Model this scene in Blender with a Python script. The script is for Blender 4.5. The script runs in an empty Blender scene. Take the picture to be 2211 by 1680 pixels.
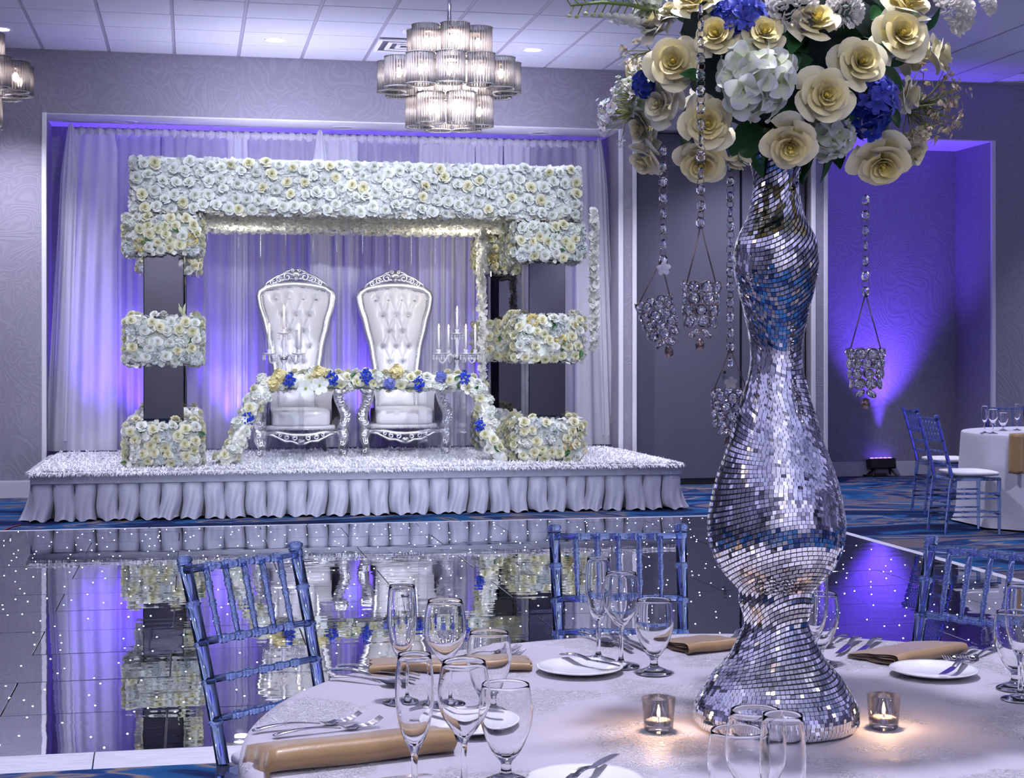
import bpy, math, random
import numpy as np
from mathutils import Vector, Matrix, Euler, Quaternion

PI = math.pi
rnd = random.Random(7)
scene = bpy.context.scene
C = scene.collection

# ------------------------------------------------------------------ camera
# Room axes: +X along the back wall to the right, +Y into the depth, Z up.
CAM_H, FPX, CX, YH = 1.38, 3420.0, 1105.5, 760.0
YAW = math.atan((CX - 414.0) / FPX)
SN, CS = math.sin(YAW), math.cos(YAW)
cam_data = bpy.data.cameras.new('camera')
cam = bpy.data.objects.new('camera', cam_data)
C.objects.link(cam)
cam.location = (0, 0, CAM_H)
cam.rotation_euler = (PI / 2, 0, -YAW)
cam_data.sensor_fit = 'HORIZONTAL'
cam_data.sensor_width = 36.0
cam_data.lens = 36.0 * FPX / 2211.0
cam_data.shift_y = (840.0 - YH) / 2211.0 * -1.0
cam_data.clip_start = 0.05
cam_data.clip_end = 100
scene.camera = cam

# ------------------------------------------------------------------ world, view, room lamps
world = bpy.data.worlds.new('world')
scene.world = world
world.use_nodes = True
world.node_tree.nodes['Background'].inputs[0].default_value = (0.60, 0.62, 0.85, 1)
world.node_tree.nodes['Background'].inputs[1].default_value = 0.05
scene.view_settings.view_transform = 'Standard'
scene.view_settings.look = 'None'
scene.view_settings.gamma = 1.0
scene.view_settings.use_curve_mapping = False
scene.view_settings.exposure = 1.0
scene.cycles.diffuse_bounces = 2
scene.cycles.glossy_bounces = 3
scene.cycles.max_bounces = 12
scene.cycles.transmission_bounces = 12
scene.cycles.transparent_max_bounces = 20
scene.cycles.adaptive_threshold = 0.1
scene.cycles.caustics_reflective = False
scene.cycles.caustics_refractive = False

CEIL, YW = 4.26, 15.62          # ceiling height, plane of the back wall
LAMP_COL = (0.82, 0.80, 1.0)
PURPLE = (0.17, 0.07, 1.0)


def lamp(name, kind, loc, energy, color, size=0.1, target=None, angle=None, blend=0.5, shape=None):
    d = bpy.data.lights.new(name, kind)
    d.energy = energy
    d.color = color
    if kind == 'AREA':
        d.shape = shape or 'DISK'
        d.size = size
    else:
        d.shadow_soft_size = size
    if kind == 'SPOT':
        d.spot_size = angle or 1.0
        d.spot_blend = blend
    o = bpy.data.objects.new(name, d)
    C.objects.link(o)
    o.location = loc
    if target is not None:
        o.rotation_euler = (Vector(target) - Vector(loc)).to_track_quat('-Z', 'Y').to_euler()
    return o


# ------------------------------------------------------------------ projection helpers (places in the real room)
def ray(x, y):
    u, v = (x - CX) / FPX, (YH - y) / FPX
    return Vector((SN + u * CS, CS - u * SN, v))


def at_d(x, y, d):
    return Vector((0, 0, CAM_H)) + ray(x, y) * d


def at_h(x, y, h):
    return at_d(x, y, (CAM_H - h) * FPX / (y - YH))


def at_y(x, y, Y):
    r = ray(x, y)
    return Vector((0, 0, CAM_H)) + r * (Y / r.y)


def cw(xc, d, z=0.0):
    """camera-floor coordinates (right, ahead) to the room"""
    return Vector((SN * d + CS * xc, CS * d - SN * xc, z))


# the downlights in the ceiling: two in view, the rest of the hall's grid around them
DL = []
d1, d2 = at_h(595, 84, CEIL), at_h(1152, 104, CEIL)
for iy in range(0, 7):
    for ix in range(-1, 4):
        if (iy == 0 and ix < 3) or (iy > 0 and (ix + iy) % 2 == 0):
            DL.append((d1.x + (d2.x - d1.x) * ix, d1.y - 3.05 * iy))
DL += [(d1.x + (d2.x - d1.x) * 4, d1.y), (d1.x + (d2.x - d1.x) * 4, d1.y - 3.05)]
DOWN_POWER = 60.0
for (x, y) in DL:
    if y < YW - 0.3:
        lamp('downlight_lamp', 'SPOT', (x, y, CEIL - 0.03), DOWN_POWER * 4, LAMP_COL, 0.08, (x, y, 0), 1.75, 0.7)

# ------------------------------------------------------------------ mesh building helpers
class MB:
    def __init__(self):
        self.v, self.f, self.c = [], [], []

    def add(self, vs, fs, col=None):
        n = len(self.v)
        self.v.extend([tuple(p) for p in vs])
        self.f.extend([tuple(i + n for i in q) for q in fs])
        if col is None:
            col = (1, 1, 1)
        if isinstance(col, list):
            self.c.extend(col)
        else:
            self.c.extend([col] * len(vs))
        return self

    def merge(self, other, M=None):
        vs = other.v if M is None else [tuple(M @ Vector(p)) for p in other.v]
        return self.add(vs, other.f, list(other.c))

    def box(self, lo, hi, col=None):
        x0, y0, z0 = lo
        x1, y1, z1 = hi
        vs = [(x0, y0, z0), (x1, y0, z0), (x1, y1, z0), (x0, y1, z0), (x0, y0, z1), (x1, y0, z1), (x1, y1, z1), (x0, y1, z1)]
        fs = [(0, 3, 2, 1), (4, 5, 6, 7), (0, 1, 5, 4), (1, 2, 6, 5), (2, 3, 7, 6), (3, 0, 4, 7)]
        return self.add(vs, fs, col)

    def cbox(self, lo, hi, r, M=None, col=None):
        """box with chamfered edges"""
        c = [(a + b) / 2 for a, b in zip(lo, hi)]
        h = [(b - a) / 2 for a, b in zip(lo, hi)]
        vs, idx = [], {}
        for sx in (-1, 1):
            for sy in (-1, 1):
                for sz in (-1, 1):
                    for ax in range(3):
                        p = [sx * (h[0] - r), sy * (h[1] - r), sz * (h[2] - r)]
                        p[ax] += (sx, sy, sz)[ax] * r
                        idx[(sx, sy, sz, ax)] = len(vs)
                        vs.append((c[0] + p[0], c[1] + p[1], c[2] + p[2]))
        fs = []
        I = idx
        for ax in range(3):
            a, b = (ax + 1) % 3, (ax + 2) % 3
            for s in (-1, 1):
                q = []
                for (sa, sb) in ((-1, -1), (1, -1), (1, 1), (-1, 1)):
                    k = [0, 0, 0]
                    k[ax], k[a], k[b] = s, sa, sb
                    q.append(I[(k[0], k[1], k[2], ax)])
                fs.append(tuple(q if s > 0 else q[::-1]))
            for sa in (-1, 1):
                for sb in (-1, 1):
                    k0, k1 = [0, 0, 0], [0, 0, 0]
                    k0[ax], k0[a], k0[b] = -1, sa, sb
                    k1[ax], k1[a], k1[b] = 1, sa, sb
                    q = (I[(*k0, a)], I[(*k1, a)], I[(*k1, b)], I[(*k0, b)])
                    fs.append(q if sa * sb < 0 else q[::-1])
        for sx in (-1, 1):
            for sy in (-1, 1):
                for sz in (-1, 1):
                    q = (I[(sx, sy, sz, 0)], I[(sx, sy, sz, 1)], I[(sx, sy, sz, 2)])
                    fs.append(q if sx * sy * sz > 0 else q[::-1])
        if M is not None:
            vs = [tuple(M @ Vector(p)) for p in vs]
        return self.add(vs, fs, col)

    def lathe(self, prof, n=24, M=None, col=None, closed=False, caps=True, start=0.0):
        """prof: list of (r, z)"""
        vs, fs = [], []
        m = len(prof)
        for (r, z) in prof:
            for k in range(n):
                a = start + 2 * PI * k / n
                vs.append((r * math.cos(a), r * math.sin(a), z))
        rng = m if closed else m - 1
        for i in range(rng):
            j = (i + 1) % m
            for k in range(n):
                k2 = (k + 1) % n
                fs.append((i * n + k, i * n + k2, j * n + k2, j * n + k))
        if caps and not closed:
            if prof[0][0] > 1e-5:
                fs.append(tuple(range(n - 1, -1, -1)))
            if prof[-1][0] > 1e-5:
                fs.append(tuple((m - 1) * n + k for k in range(n)))
        if M is not None:
            vs = [tuple(M @ Vector(p)) for p in vs]
        return self.add(vs, fs, col)

    def cyl(self, p0, p1, r0, r1=None, n=10, col=None, caps=True):
        r1 = r0 if r1 is None else r1
        return self.tube([p0, p1], [r0, r1], n, col, caps)

    def tube(self, path, r, n=8, col=None, caps=True, closed=False, flat=None):
        path = [Vector(p) for p in path]
        m = len(path)
        rad = r if isinstance(r, (list, tuple)) else [r] * m
        vs, fs = [], []
        t_prev, nrm = None, None
        for i in range(m):
            if closed:
                t = path[(i + 1) % m] - path[i - 1]
            else:
                t = path[min(i + 1, m - 1)] - path[max(i - 1, 0)]
            if t.length < 1e-9:
                t = t_prev or Vector((0, 0, 1))
            t = t.normalized()
            if nrm is None:
                up = Vector((0, 0, 1)) if abs(t.z) < 0.9 else Vector((1, 0, 0))
                nrm = t.cross(up).normalized()
            else:
                nrm = (nrm - t * nrm.dot(t))
                nrm = nrm.normalized() if nrm.length > 1e-6 else t.orthogonal().normalized()
            b = t.cross(nrm)
            t_prev = t
            for k in range(n):
                a = 2 * PI * k / n
                ca, sa = math.cos(a), math.sin(a)
                if flat:
                    sa *= flat
                vs.append(path[i] + (nrm * ca + b * sa) * rad[i])
        rng = m if closed else m - 1
        for i in range(rng):
            j = (i + 1) % m
            for k in range(n):
                k2 = (k + 1) % n
                fs.append((i * n + k, i * n + k2, j * n + k2, j * n + k))
        if caps and not closed:
            fs.append(tuple(range(n - 1, -1, -1)))
            fs.append(tuple((m - 1) * n + k for k in range(n)))
        return self.add(vs, fs, col)

    def grid(self, fn, nu, nv, col=None, closed_u=False):
        vs, cs = [], []
        for j in range(nv + 1):
            for i in range(nu + (0 if closed_u else 1)):
                u, v = i / nu, j / nv
                vs.append(fn(u, v))
                if callable(col):
                    cs.append(col(u, v))
        w = nu if closed_u else nu + 1
        fs = []
        for j in range(nv):
            for i in range(nu):
                i2 = (i + 1) % w if closed_u else i + 1
                fs.append((j * w + i, j * w + i2, (j + 1) * w + i2, (j + 1) * w + i))
        return self.add(vs, fs, cs if callable(col) else col)

    def ball(self, c, r, n=10, m=6, col=None, sc=(1, 1, 1)):
        vs, fs = [], []
        for j in range(1, m):
            t = PI * j / m
            for k in range(n):
                a = 2 * PI * k / n
                vs.append((c[0] + r * sc[0] * math.sin(t) * math.cos(a), c[1] + r * sc[1] * math.sin(t) * math.sin(a), c[2] + r * sc[2] * math.cos(t)))
        top, bot = len(vs), len(vs) + 1
        vs += [(c[0], c[1], c[2] + r * sc[2]), (c[0], c[1], c[2] - r * sc[2])]
        for j in range(m - 2):
            for k in range(n):
                k2 = (k + 1) % n
                fs.append((j * n + k, (j + 1) * n + k, (j + 1) * n + k2, j * n + k2))
        for k in range(n):
            k2 = (k + 1) % n
            fs.append((top, k, k2))
            fs.append((bot, (m - 2) * n + k2, (m - 2) * n + k))
        return self.add(vs, fs, col)

    def prism(self, poly, y0, y1, col=None, M=None):
        """poly: list of (x, z), extruded from y0 to y1"""
        n = len(poly)
        vs = [(x, y0, z) for (x, z) in poly] + [(x, y1, z) for (x, z) in poly]
        fs = [tuple(range(n)), tuple(range(2 * n - 1, n - 1, -1))]
        for i in range(n):
            j = (i + 1) % n
            fs.append((i, i + n, j + n, j))
        if M is not None:
            vs = [tuple(M @ Vector(p)) for p in vs]
        return self.add(vs, fs, col)

    def mesh(self, name, mat, smooth=False, color=False):
        me = bpy.data.meshes.new(name)
        me.from_pydata(self.v, [], self.f)
        if smooth:
            me.polygons.foreach_set('use_smooth', [True] * len(me.polygons))
        if color:
            at = me.color_attributes.new('Col', 'FLOAT_COLOR', 'POINT')
            at.data.foreach_set('color', [x for c in self.c for x in (c[0], c[1], c[2], 1.0)])
        mats = mat if isinstance(mat, (list, tuple)) else [mat]
        for m in mats:
            me.materials.append(m)
        me.update()
        return me

    def build(self, name, mat, parent=None, smooth=False, color=False, loc=None, rot=None):
        return obj(name, self.mesh(name, mat, smooth, color), parent, loc, rot)


def obj(name, me, parent=None, loc=None, rot=None):
    o = bpy.data.objects.new(name, me)
    C.objects.link(o)
    if parent is not None:
        o.parent = parent
    if loc is not None:
        o.location = loc
    if rot is not None:
        if isinstance(rot, Quaternion):
            o.rotation_mode = 'QUATERNION'
            o.rotation_quaternion = rot
        else:
            o.rotation_euler = rot
    return o


def tag(o, label, cat, group=None):
    o['label'] = label
    o['category'] = cat
    if group:
        o['group'] = group
    return o


def thing(name, label, cat, loc=(0, 0, 0), rotz=0.0, group=None):
    o = bpy.data.objects.new(name, None)
    C.objects.link(o)
    o.location = loc
    o.rotation_euler = (0, 0, rotz)
    o.empty_display_size = 0.05
    return tag(o, label, cat, group)


def struct(o):
    o['kind'] = 'structure'
    return o


def stuff(o):
    o['kind'] = 'stuff'
    return o


def dup(root, loc, rot, label, group=None):
    r = root.copy()
    C.objects.link(r)
    r.location = loc
    r.rotation_euler = rot if isinstance(rot, (tuple, list, Euler)) else (0, 0, rot)
    r['label'] = label
    if group:
        r['group'] = group
    for ch in root.children:
        c = ch.copy()
        C.objects.link(c)
        c.parent = r
        for g in ch.children:
            d = g.copy()
            C.objects.link(d)
            d.parent = c
    return r


def smoothmod(o, lv=1):
    m = o.modifiers.new('subd', 'SUBSURF')
    m.levels = m.render_levels = lv
    return o


# ------------------------------------------------------------------ materials
MATS = {}


def lk(nt, a, b):
    nt.links.new(a, b)


def M(name, base=(0.8, 0.8, 0.8), rough=0.5, metal=0.0, trans=0.0, ior=1.45, emit=None, estr=0.0, attr=False,
      noise=None, bump=None, coat=0.0, spec=None, sheen=0.0, ramp=None, alpha=1.0, roughvar=None, aniso=0.0):
    """noise=(scale, colour2, detail[, stretch]); bump=(scale, strength[, detail, stretch])"""
    if name in MATS:
        return MATS[name]
    m = bpy.data.materials.new(name)
    m.use_nodes = True
    nt = m.node_tree
    b = nt.nodes['Principled BSDF']
    b.inputs['Base Color'].default_value = (*base, 1)
    b.inputs['Roughness'].default_value = rough
    b.inputs['Metallic'].default_value = metal
    b.inputs['Transmission Weight'].default_value = trans
    b.inputs['IOR'].default_value = ior
    b.inputs['Coat Weight'].default_value = coat
    b.inputs['Sheen Weight'].default_value = sheen
    if spec is not None:
        b.inputs['Specular IOR Level'].default_value = spec
    if emit is not None:
        b.inputs['Emission Color'].default_value = (*emit, 1)
        b.inputs['Emission Strength'].default_value = estr
    tc = nt.nodes.new('ShaderNodeTexCoord')

    def noise_node(scale, detail, stretch):
        n = nt.nodes.new('ShaderNodeTexNoise')
        n.inputs['Scale'].default_value = scale
        n.inputs['Detail'].default_value = detail
        if stretch:
            mp = nt.nodes.new('ShaderNodeMapping')
            mp.inputs['Scale'].default_value = stretch
            lk(nt, tc.outputs['Object'], mp.inputs['Vector'])
            lk(nt, mp.outputs['Vector'], n.inputs['Vector'])
        else:
            lk(nt, tc.outputs['Object'], n.inputs['Vector'])
        return n
    last = None
    if noise:
        n = noise_node(noise[0], noise[2] if len(noise) > 2 else 3, noise[3] if len(noise) > 3 else None)
        r = nt.nodes.new('ShaderNodeValToRGB')
        r.color_ramp.elements[0].position = 0.35
        r.color_ramp.elements[1].position = 0.68
        r.color_ramp.elements[0].color = (*base, 1)
        r.color_ramp.elements[1].color = (*noise[1], 1)
        lk(nt, n.outputs['Fac'], r.inputs['Fac'])
        last = r.outputs['Color']
    if attr:
        a = nt.nodes.new('ShaderNodeVertexColor')
        a.layer_name = 'Col'
        mx = nt.nodes.new('ShaderNodeMix')
        mx.data_type = 'RGBA'
        mx.blend_type = 'MULTIPLY'
        mx.inputs['Factor'].default_value = 1.0
        if last is None:
            mx.inputs['A'].default_value = (*base, 1)
        else:
            lk(nt, last, mx.inputs['A'])
        lk(nt, a.outputs['Color'], mx.inputs['B'])
        last = mx.outputs['Result']
    if last is not None:
        lk(nt, last, b.inputs['Base Color'])
    if bump:
        n = noise_node(bump[0], bump[2] if len(bump) > 2 else 3, bump[3] if len(bump) > 3 else None)
        bp = nt.nodes.new('ShaderNodeBump')
        bp.inputs['Strength'].default_value = bump[1]
        bp.inputs['Distance'].default_value = 0.01
        lk(nt, n.outputs['Fac'], bp.inputs['Height'])
        lk(nt, bp.outputs['Normal'], b.inputs['Normal'])
    MATS[name] = m
    return m


def wallpaper():
    m = M('wallpaper', (0.42, 0.41, 0.47), 0.55)
    nt = m.node_tree
    b = nt.nodes['Principled BSDF']
    tc = nt.nodes.new('ShaderNodeTexCoord')
    n = nt.nodes.new('ShaderNodeTexNoise')
    n.inputs['Scale'].default_value = 1.9
    n.inputs['Detail'].default_value = 1.5
    n.inputs['Distortion'].default_value = 1.6
    lk(nt, tc.outputs['Object'], n.inputs['Vector'])
    mu = nt.nodes.new('ShaderNodeMath'); mu.operation = 'MULTIPLY'; mu.inputs[1].default_value = 95.0
    lk(nt, n.outputs['Fac'], mu.inputs[0])
    si = nt.nodes.new('ShaderNodeMath'); si.operation = 'SINE'
    lk(nt, mu.outputs[0], si.inputs[0])
    r = nt.nodes.new('ShaderNodeValToRGB')
    r.color_ramp.elements[0].position = 0.0
    r.color_ramp.elements[0].color = (0.278, 0.267, 0.335, 1)
    r.color_ramp.elements[1].position = 0.8
    r.color_ramp.elements[1].color = (0.31, 0.298, 0.37, 1)
    lk(nt, si.outputs[0], r.inputs['Fac'])
    lk(nt, r.outputs['Color'], b.inputs['Base Color'])
    bp = nt.nodes.new('ShaderNodeBump')
    bp.inputs['Strength'].default_value = 0.12
    bp.inputs['Distance'].default_value = 0.004
    lk(nt, si.outputs[0], bp.inputs['Height'])
    lk(nt, bp.outputs['Normal'], b.inputs['Normal'])
    return m


def carpet():
    m = M('carpet', (0.05, 0.1, 0.3), 0.95, spec=0.1)
    nt = m.node_tree
    b = nt.nodes['Principled BSDF']
    tc = nt.nodes.new('ShaderNodeTexCoord')
    mp = nt.nodes.new('ShaderNodeMapping')
    mp.inputs['Rotation'].default_value = (0, 0, 0.35)
    mp.inputs['Scale'].default_value = (0.42, 1.0, 1)
    lk(nt, tc.outputs['Object'], mp.inputs['Vector'])
    n = nt.nodes.new('ShaderNodeTexNoise')
    n.inputs['Scale'].default_value = 1.15
    n.inputs['Detail'].default_value = 4.0
    n.inputs['Roughness'].default_value = 0.55
    n.inputs['Distortion'].default_value = 1.3
    lk(nt, mp.outputs['Vector'], n.inputs['Vector'])
    r = nt.nodes.new('ShaderNodeValToRGB')
    r.color_ramp.interpolation = 'LINEAR'
    els = r.color_ramp.elements
    stops = [(0.30, (0.005, 0.008, 0.035)), (0.41, (0.008, 0.016, 0.07)), (0.43, (0.012, 0.06, 0.17)), (0.475, (0.015, 0.085, 0.22)),
             (0.485, (0.17, 0.14, 0.14)), (0.50, (0.21, 0.17, 0.16)), (0.51, (0.012, 0.05, 0.16)), (0.55, (0.008, 0.02, 0.09)),
             (0.565, (0.09, 0.08, 0.11)), (0.60, (0.12, 0.10, 0.12)), (0.615, (0.015, 0.075, 0.20)), (0.72, (0.008, 0.02, 0.08))]
    els[0].position, els[0].color = stops[0][0], (*stops[0][1], 1)
    els[1].position, els[1].color = stops[-1][0], (*stops[-1][1], 1)
    for p, c in stops[1:-1]:
        e = els.new(p)
        e.color = (*c, 1)
    lk(nt, n.outputs['Fac'], r.inputs['Fac'])
    f = nt.nodes.new('ShaderNodeTexNoise')
    f.inputs['Scale'].default_value = 260
    lk(nt, tc.outputs['Object'], f.inputs['Vector'])
    mx = nt.nodes.new('ShaderNodeMix'); mx.data_type = 'RGBA'; mx.blend_type = 'OVERLAY'
    mx.inputs['Factor'].default_value = 0.35
    lk(nt, r.outputs['Color'], mx.inputs['A'])
    lk(nt, f.outputs['Color'], mx.inputs['B'])
    lk(nt, mx.outputs['Result'], b.inputs['Base Color'])
    bp = nt.nodes.new('ShaderNodeBump'); bp.inputs['Strength'].default_value = 0.4; bp.inputs['Distance'].default_value = 0.004
    lk(nt, f.outputs['Fac'], bp.inputs['Height'])
    lk(nt, bp.outputs['Normal'], b.inputs['Normal'])
    return m


def thin_glass(name, tint=(0.9, 0.92, 1.0), gloss=0.5, rough=0.02, edge=0.35):
    """thin clear pane: fresnel reflection over straight see-through, no refraction"""
    m = bpy.data.materials.new(name)
    m.use_nodes = True
    nt = m.node_tree
    nt.nodes.clear()
    out = nt.nodes.new('ShaderNodeOutputMaterial')
    t = nt.nodes.new('ShaderNodeBsdfTransparent'); t.inputs[0].default_value = (*tint, 1)
    g = nt.nodes.new('ShaderNodeBsdfGlossy'); g.inputs[0].default_value = (1, 1, 1, 1); g.inputs[1].default_value = rough
    fr = nt.nodes.new('ShaderNodeFresnel'); fr.inputs[0].default_value = 1.5
    mu = nt.nodes.new('ShaderNodeMath'); mu.operation = 'MULTIPLY_ADD'
    mu.inputs[1].default_value = gloss
    mu.inputs[2].default_value = edge * 0.1
    mu.use_clamp = True
    lk(nt, fr.outputs[0], mu.inputs[0])
    mx = nt.nodes.new('ShaderNodeMixShader')
    lk(nt, mu.outputs[0], mx.inputs[0]); lk(nt, t.outputs[0], mx.inputs[1]); lk(nt, g.outputs[0], mx.inputs[2])
    lk(nt, mx.outputs[0], out.inputs[0])
    MATS[name] = m
    return m


def sheer(name, col, transp=0.35, transl=0.5):
    m = bpy.data.materials.new(name)
    m.use_nodes = True
    nt = m.node_tree
    nt.nodes.clear()
    out = nt.nodes.new('ShaderNodeOutputMaterial')
    d = nt.nodes.new('ShaderNodeBsdfDiffuse'); d.inputs[0].default_value = (*col, 1)
    l = nt.nodes.new('ShaderNodeBsdfTranslucent'); l.inputs[0].default_value = (*col, 1)
    t = nt.nodes.new('ShaderNodeBsdfTransparent')
    a = nt.nodes.new('ShaderNodeMixShader'); a.inputs[0].default_value = transl
    b = nt.nodes.new('ShaderNodeMixShader'); b.inputs[0].default_value = transp
    lk(nt, d.outputs[0], a.inputs[1]); lk(nt, l.outputs[0], a.inputs[2])
    lk(nt, a.outputs[0], b.inputs[1]); lk(nt, t.outputs[0], b.inputs[2])
    lk(nt, b.outputs[0], out.inputs[0])
    MATS[name] = m
    return m


WALLP, CARPET = wallpaper(), carpet()
WHITE = M('white_paint', (0.74, 0.74, 0.80), 0.5)
BLACK = M('black_plastic', (0.012, 0.012, 0.015), 0.45)
SILVER = M('silver_leaf', (0.72, 0.72, 0.76), 0.40, 1.0, bump=(60, 0.25))
CHROME = M('chrome', (0.82, 0.82, 0.86), 0.08, 1.0)
STEEL = M('cutlery_steel', (0.74, 0.73, 0.76), 0.13, 1.0)
GLASS = M('drinking_glass', (1, 1, 1), 0.0, 0, 1.0, 1.32)
CRYSTAL = M('crystal', (1, 1, 1), 0.0, 0, 1.0, 1.6)
ACRYLIC = M('clear_acrylic', (0.45, 0.60, 1.0), 0.05, 0, 0.93, 1.2, spec=0.7)
# ================================================================== the room
AX0, AX1 = at_y(95, 500, YW).x, at_y(1341, 500, YW).x           # alcove opening
AZ = 3.655                                                     # alcove head height
AD = 0.86                                                      # alcove depth
PX0, PX1 = at_y(1370, 500, YW).x, at_y(1757, 500, YW).x         # partition opening
NX0, NX1 = at_y(1783, 500, YW).x, at_y(2145, 500, YW).x         # niche
NZ = at_y(2145, 303, YW).z
XL, XR, YB = -6.2, 12.0, -6.0

f = MB().box((XL, YB, -0.1), (XR, YW + 1.2, 0.0)).build('floor', CARPET)
struct(f)

mb = MB()
mb.box((XL, YW, 0), (AX0, YW + 1.1, CEIL))
mb.box((AX0, YW, AZ), (AX1, YW + 1.1, CEIL))
mb.box((AX0, YW + AD, 0), (AX1, YW + AD + 0.1, AZ))
mb.box((AX1, YW, 0), (PX0, YW + 1.1, CEIL))
mb.box((PX0, YW, AZ), (PX1, YW + 1.1, CEIL))
mb.box((PX1, YW, 0), (NX0, YW + 1.1, CEIL))
mb.box((NX0, YW, NZ), (NX1, YW + 1.1, CEIL))
mb.box((NX0, YW + AD, 0), (NX1, YW + AD + 0.1, NZ))
mb.box((NX1, YW, 0), (XR, YW + 1.1, CEIL))
struct(mb.build('wall_back', WALLP))
struct(MB().box((XL - 0.1, YB, 0), (XL, YW + 1, CEIL)).build('wall_left', WALLP))
struct(MB().box((XR, YB, 0), (XR + 0.1, YW + 1, CEIL)).build('wall_right', WALLP))
struct(MB().box((XL, YB - 0.1, 0), (XR, YB, CEIL)).build('wall_front', M('front_wall_paint', (0.55, 0.54, 0.62), 0.7)))
for x in (-3.6, -0.6, 2.4, 5.4, 8.4):  # unseen lamps added so the vase mirrors a brighter front wall
    lamp('added_front_wall_lamp', 'SPOT', (x, YB + 1.3, CEIL - 0.04), 110, LAMP_COL, 0.08, (x, YB, 1.2), 1.9, 0.8)

# white soffit linings of the alcove and niche, corner trims
struct(MB().box((AX0, YW + 0.012, AZ - 0.012), (AX1, YW + AD, AZ + 0.001)).build('trim_1', WHITE))
struct(MB().box((NX0, YW + 0.012, NZ - 0.012), (NX1, YW + AD, NZ + 0.001)).build('trim_2', WHITE))
for i, (x, z) in enumerate(((AX0, AZ), (AX1, AZ), (PX0, AZ), (PX1, AZ), (NX0, NZ), (NX1, NZ))):
    s = 0.022
    struct(MB().cbox((x - s, YW - 0.012, 0.14), (x + s, YW + 0.03, z), 0.005).build('trim_%d' % (i + 3), WHITE))
# baseboards
BASE = M('baseboard_paint', (0.62, 0.62, 0.70), 0.45)


def baseboard(name, segs):
    b = MB()
    for (x0, x1, y) in segs:
        b.box((x0, y - 0.018, 0), (x1, y, 0.15))
        b.box((x0, y - 0.012, 0.15), (x1, y, 0.162))
    struct(b.build(name, BASE))


baseboard('baseboard_back', [(XL, AX0, YW), (PX1, NX0, YW), (NX0, NX1, YW + AD), (NX1, XR, YW), (AX1, PX0, YW)])
b = MB().box((NX1 - 0.018, YW, 0), (NX1, YW + AD - 0.018, 0.15))
struct(b.build('baseboard_right', BASE))

# folding partition: tall grey panels standing in the opening
PGREY = M('partition_fabric', (0.105, 0.105, 0.15), 0.8, bump=(400, 0.15))
part = thing('folding_partition', 'dark grey folding partition of tall panels in the back wall opening', 'partition', ((PX0 + PX1) / 2, YW + 0.2, 0))
seam = at_y(1601, 700, YW + 0.15).x
for (x0, x1) in ((PX0 + 0.06, seam - 0.012), (seam + 0.012, PX1 - 0.03)):
    cxp = (x0 + x1) / 2
    p = MB().cbox((-(x1 - x0) / 2, -0.04, 0.06), ((x1 - x0) / 2, 0.04, AZ - 0.01), 0.008).build('panel', PGREY, part, loc=(cxp - (PX0 + PX1) / 2, 0, 0))
    MB().box((-(x1 - x0) / 2, -0.035, 0.004), ((x1 - x0) / 2, 0.035, 0.06)).build('floor_seal', BLACK, p)
MB().box((PX0 - (PX0 + PX1) / 2, 0.05, 0), (PX1 - (PX0 + PX1) / 2, 0.07, AZ - 0.01)).build('backing', BLACK, part)
MB().lathe([(0.0, 0.0), (0.016, 0.0), (0.018, 0.006), (0.006, 0.006), (0.0, 0.006)], 16, Matrix.Rotation(PI / 2, 4, 'X')).build('lock_ring', BLACK, part, loc=Vector(at_y(1564, 804, YW + 0.15)) - Vector(part.location) + Vector((0, -0.005, 0)))

# ceiling: structural slab, grid bars, lay-in tiles near the back wall
CEILM = M('ceiling_white', (0.78, 0.79, 0.86), 0.75)
TILE = M('acoustic_tile', (0.54, 0.55, 0.66), 0.85, noise=(90, (0.57, 0.58, 0.69), 2), bump=(300, 0.08))
GRIDB = M('ceiling_grid', (0.33, 0.33, 0.42), 0.5)
GX, GY, TS = -0.166, 15.01, 0.61
c = struct(MB().box((XL, YB, CEIL + 0.012), (XR, YW + 0.2, CEIL + 0.15)).build('ceiling', CEILM))
BX0, BX1 = at_h(2063, 98, CEIL).x, at_h(2130, 162, CEIL - 0.12).x  # beam edges
BX0, BX1 = 5.93, 6.86
tmesh = {}


def tile_mesh(w, d):
    k = (round(w, 3), round(d, 3))
    if k not in tmesh:
        tmesh[k] = MB().cbox((0.014, 0.006, 0), (w - 0.014, d - 0.006, 0.02), 0.004).mesh('ceiling_tile', TILE)
    return tmesh[k]


for i in range(-4, 18):
    x0 = GX + TS * i
    if x0 > 8.2 or (x0 + TS > BX0 and x0 < BX1):
        continue
    for j in range(0, 7):
        y1 = GY - TS * (j - 1)
        y0 = y1 - TS
        d = TS
        if j == 0:
            d = YW - y0 - 0.002
        obj('ceiling_tile', tile_mesh(TS, d), c, (x0, y0, CEIL - 0.008))
g = MB()
for i in range(-8, 20):
    x = GX + TS * i
    if BX0 - 0.02 < x < BX1 + 0.02:
        continue
    g.box((x - 0.012, YB, CEIL - 0.004), (x + 0.012, YW, CEIL + 0.013))
for j in range(0, 34):
    y = GY - TS * j
    for xa, xb in ((XL, BX0), (BX1, XR)):
        g.box((xa, y - 0.005, CEIL - 0.003), (xb, y + 0.005, CEIL + 0.013))
g.box((XL, YW - 0.02, CEIL - 0.01), (BX0, YW, CEIL + 0.013))
g.box((BX1, YW - 0.02, CEIL - 0.01), (XR, YW, CEIL + 0.013))
o = g.build('ceiling_grid', GRIDB, c)
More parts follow.
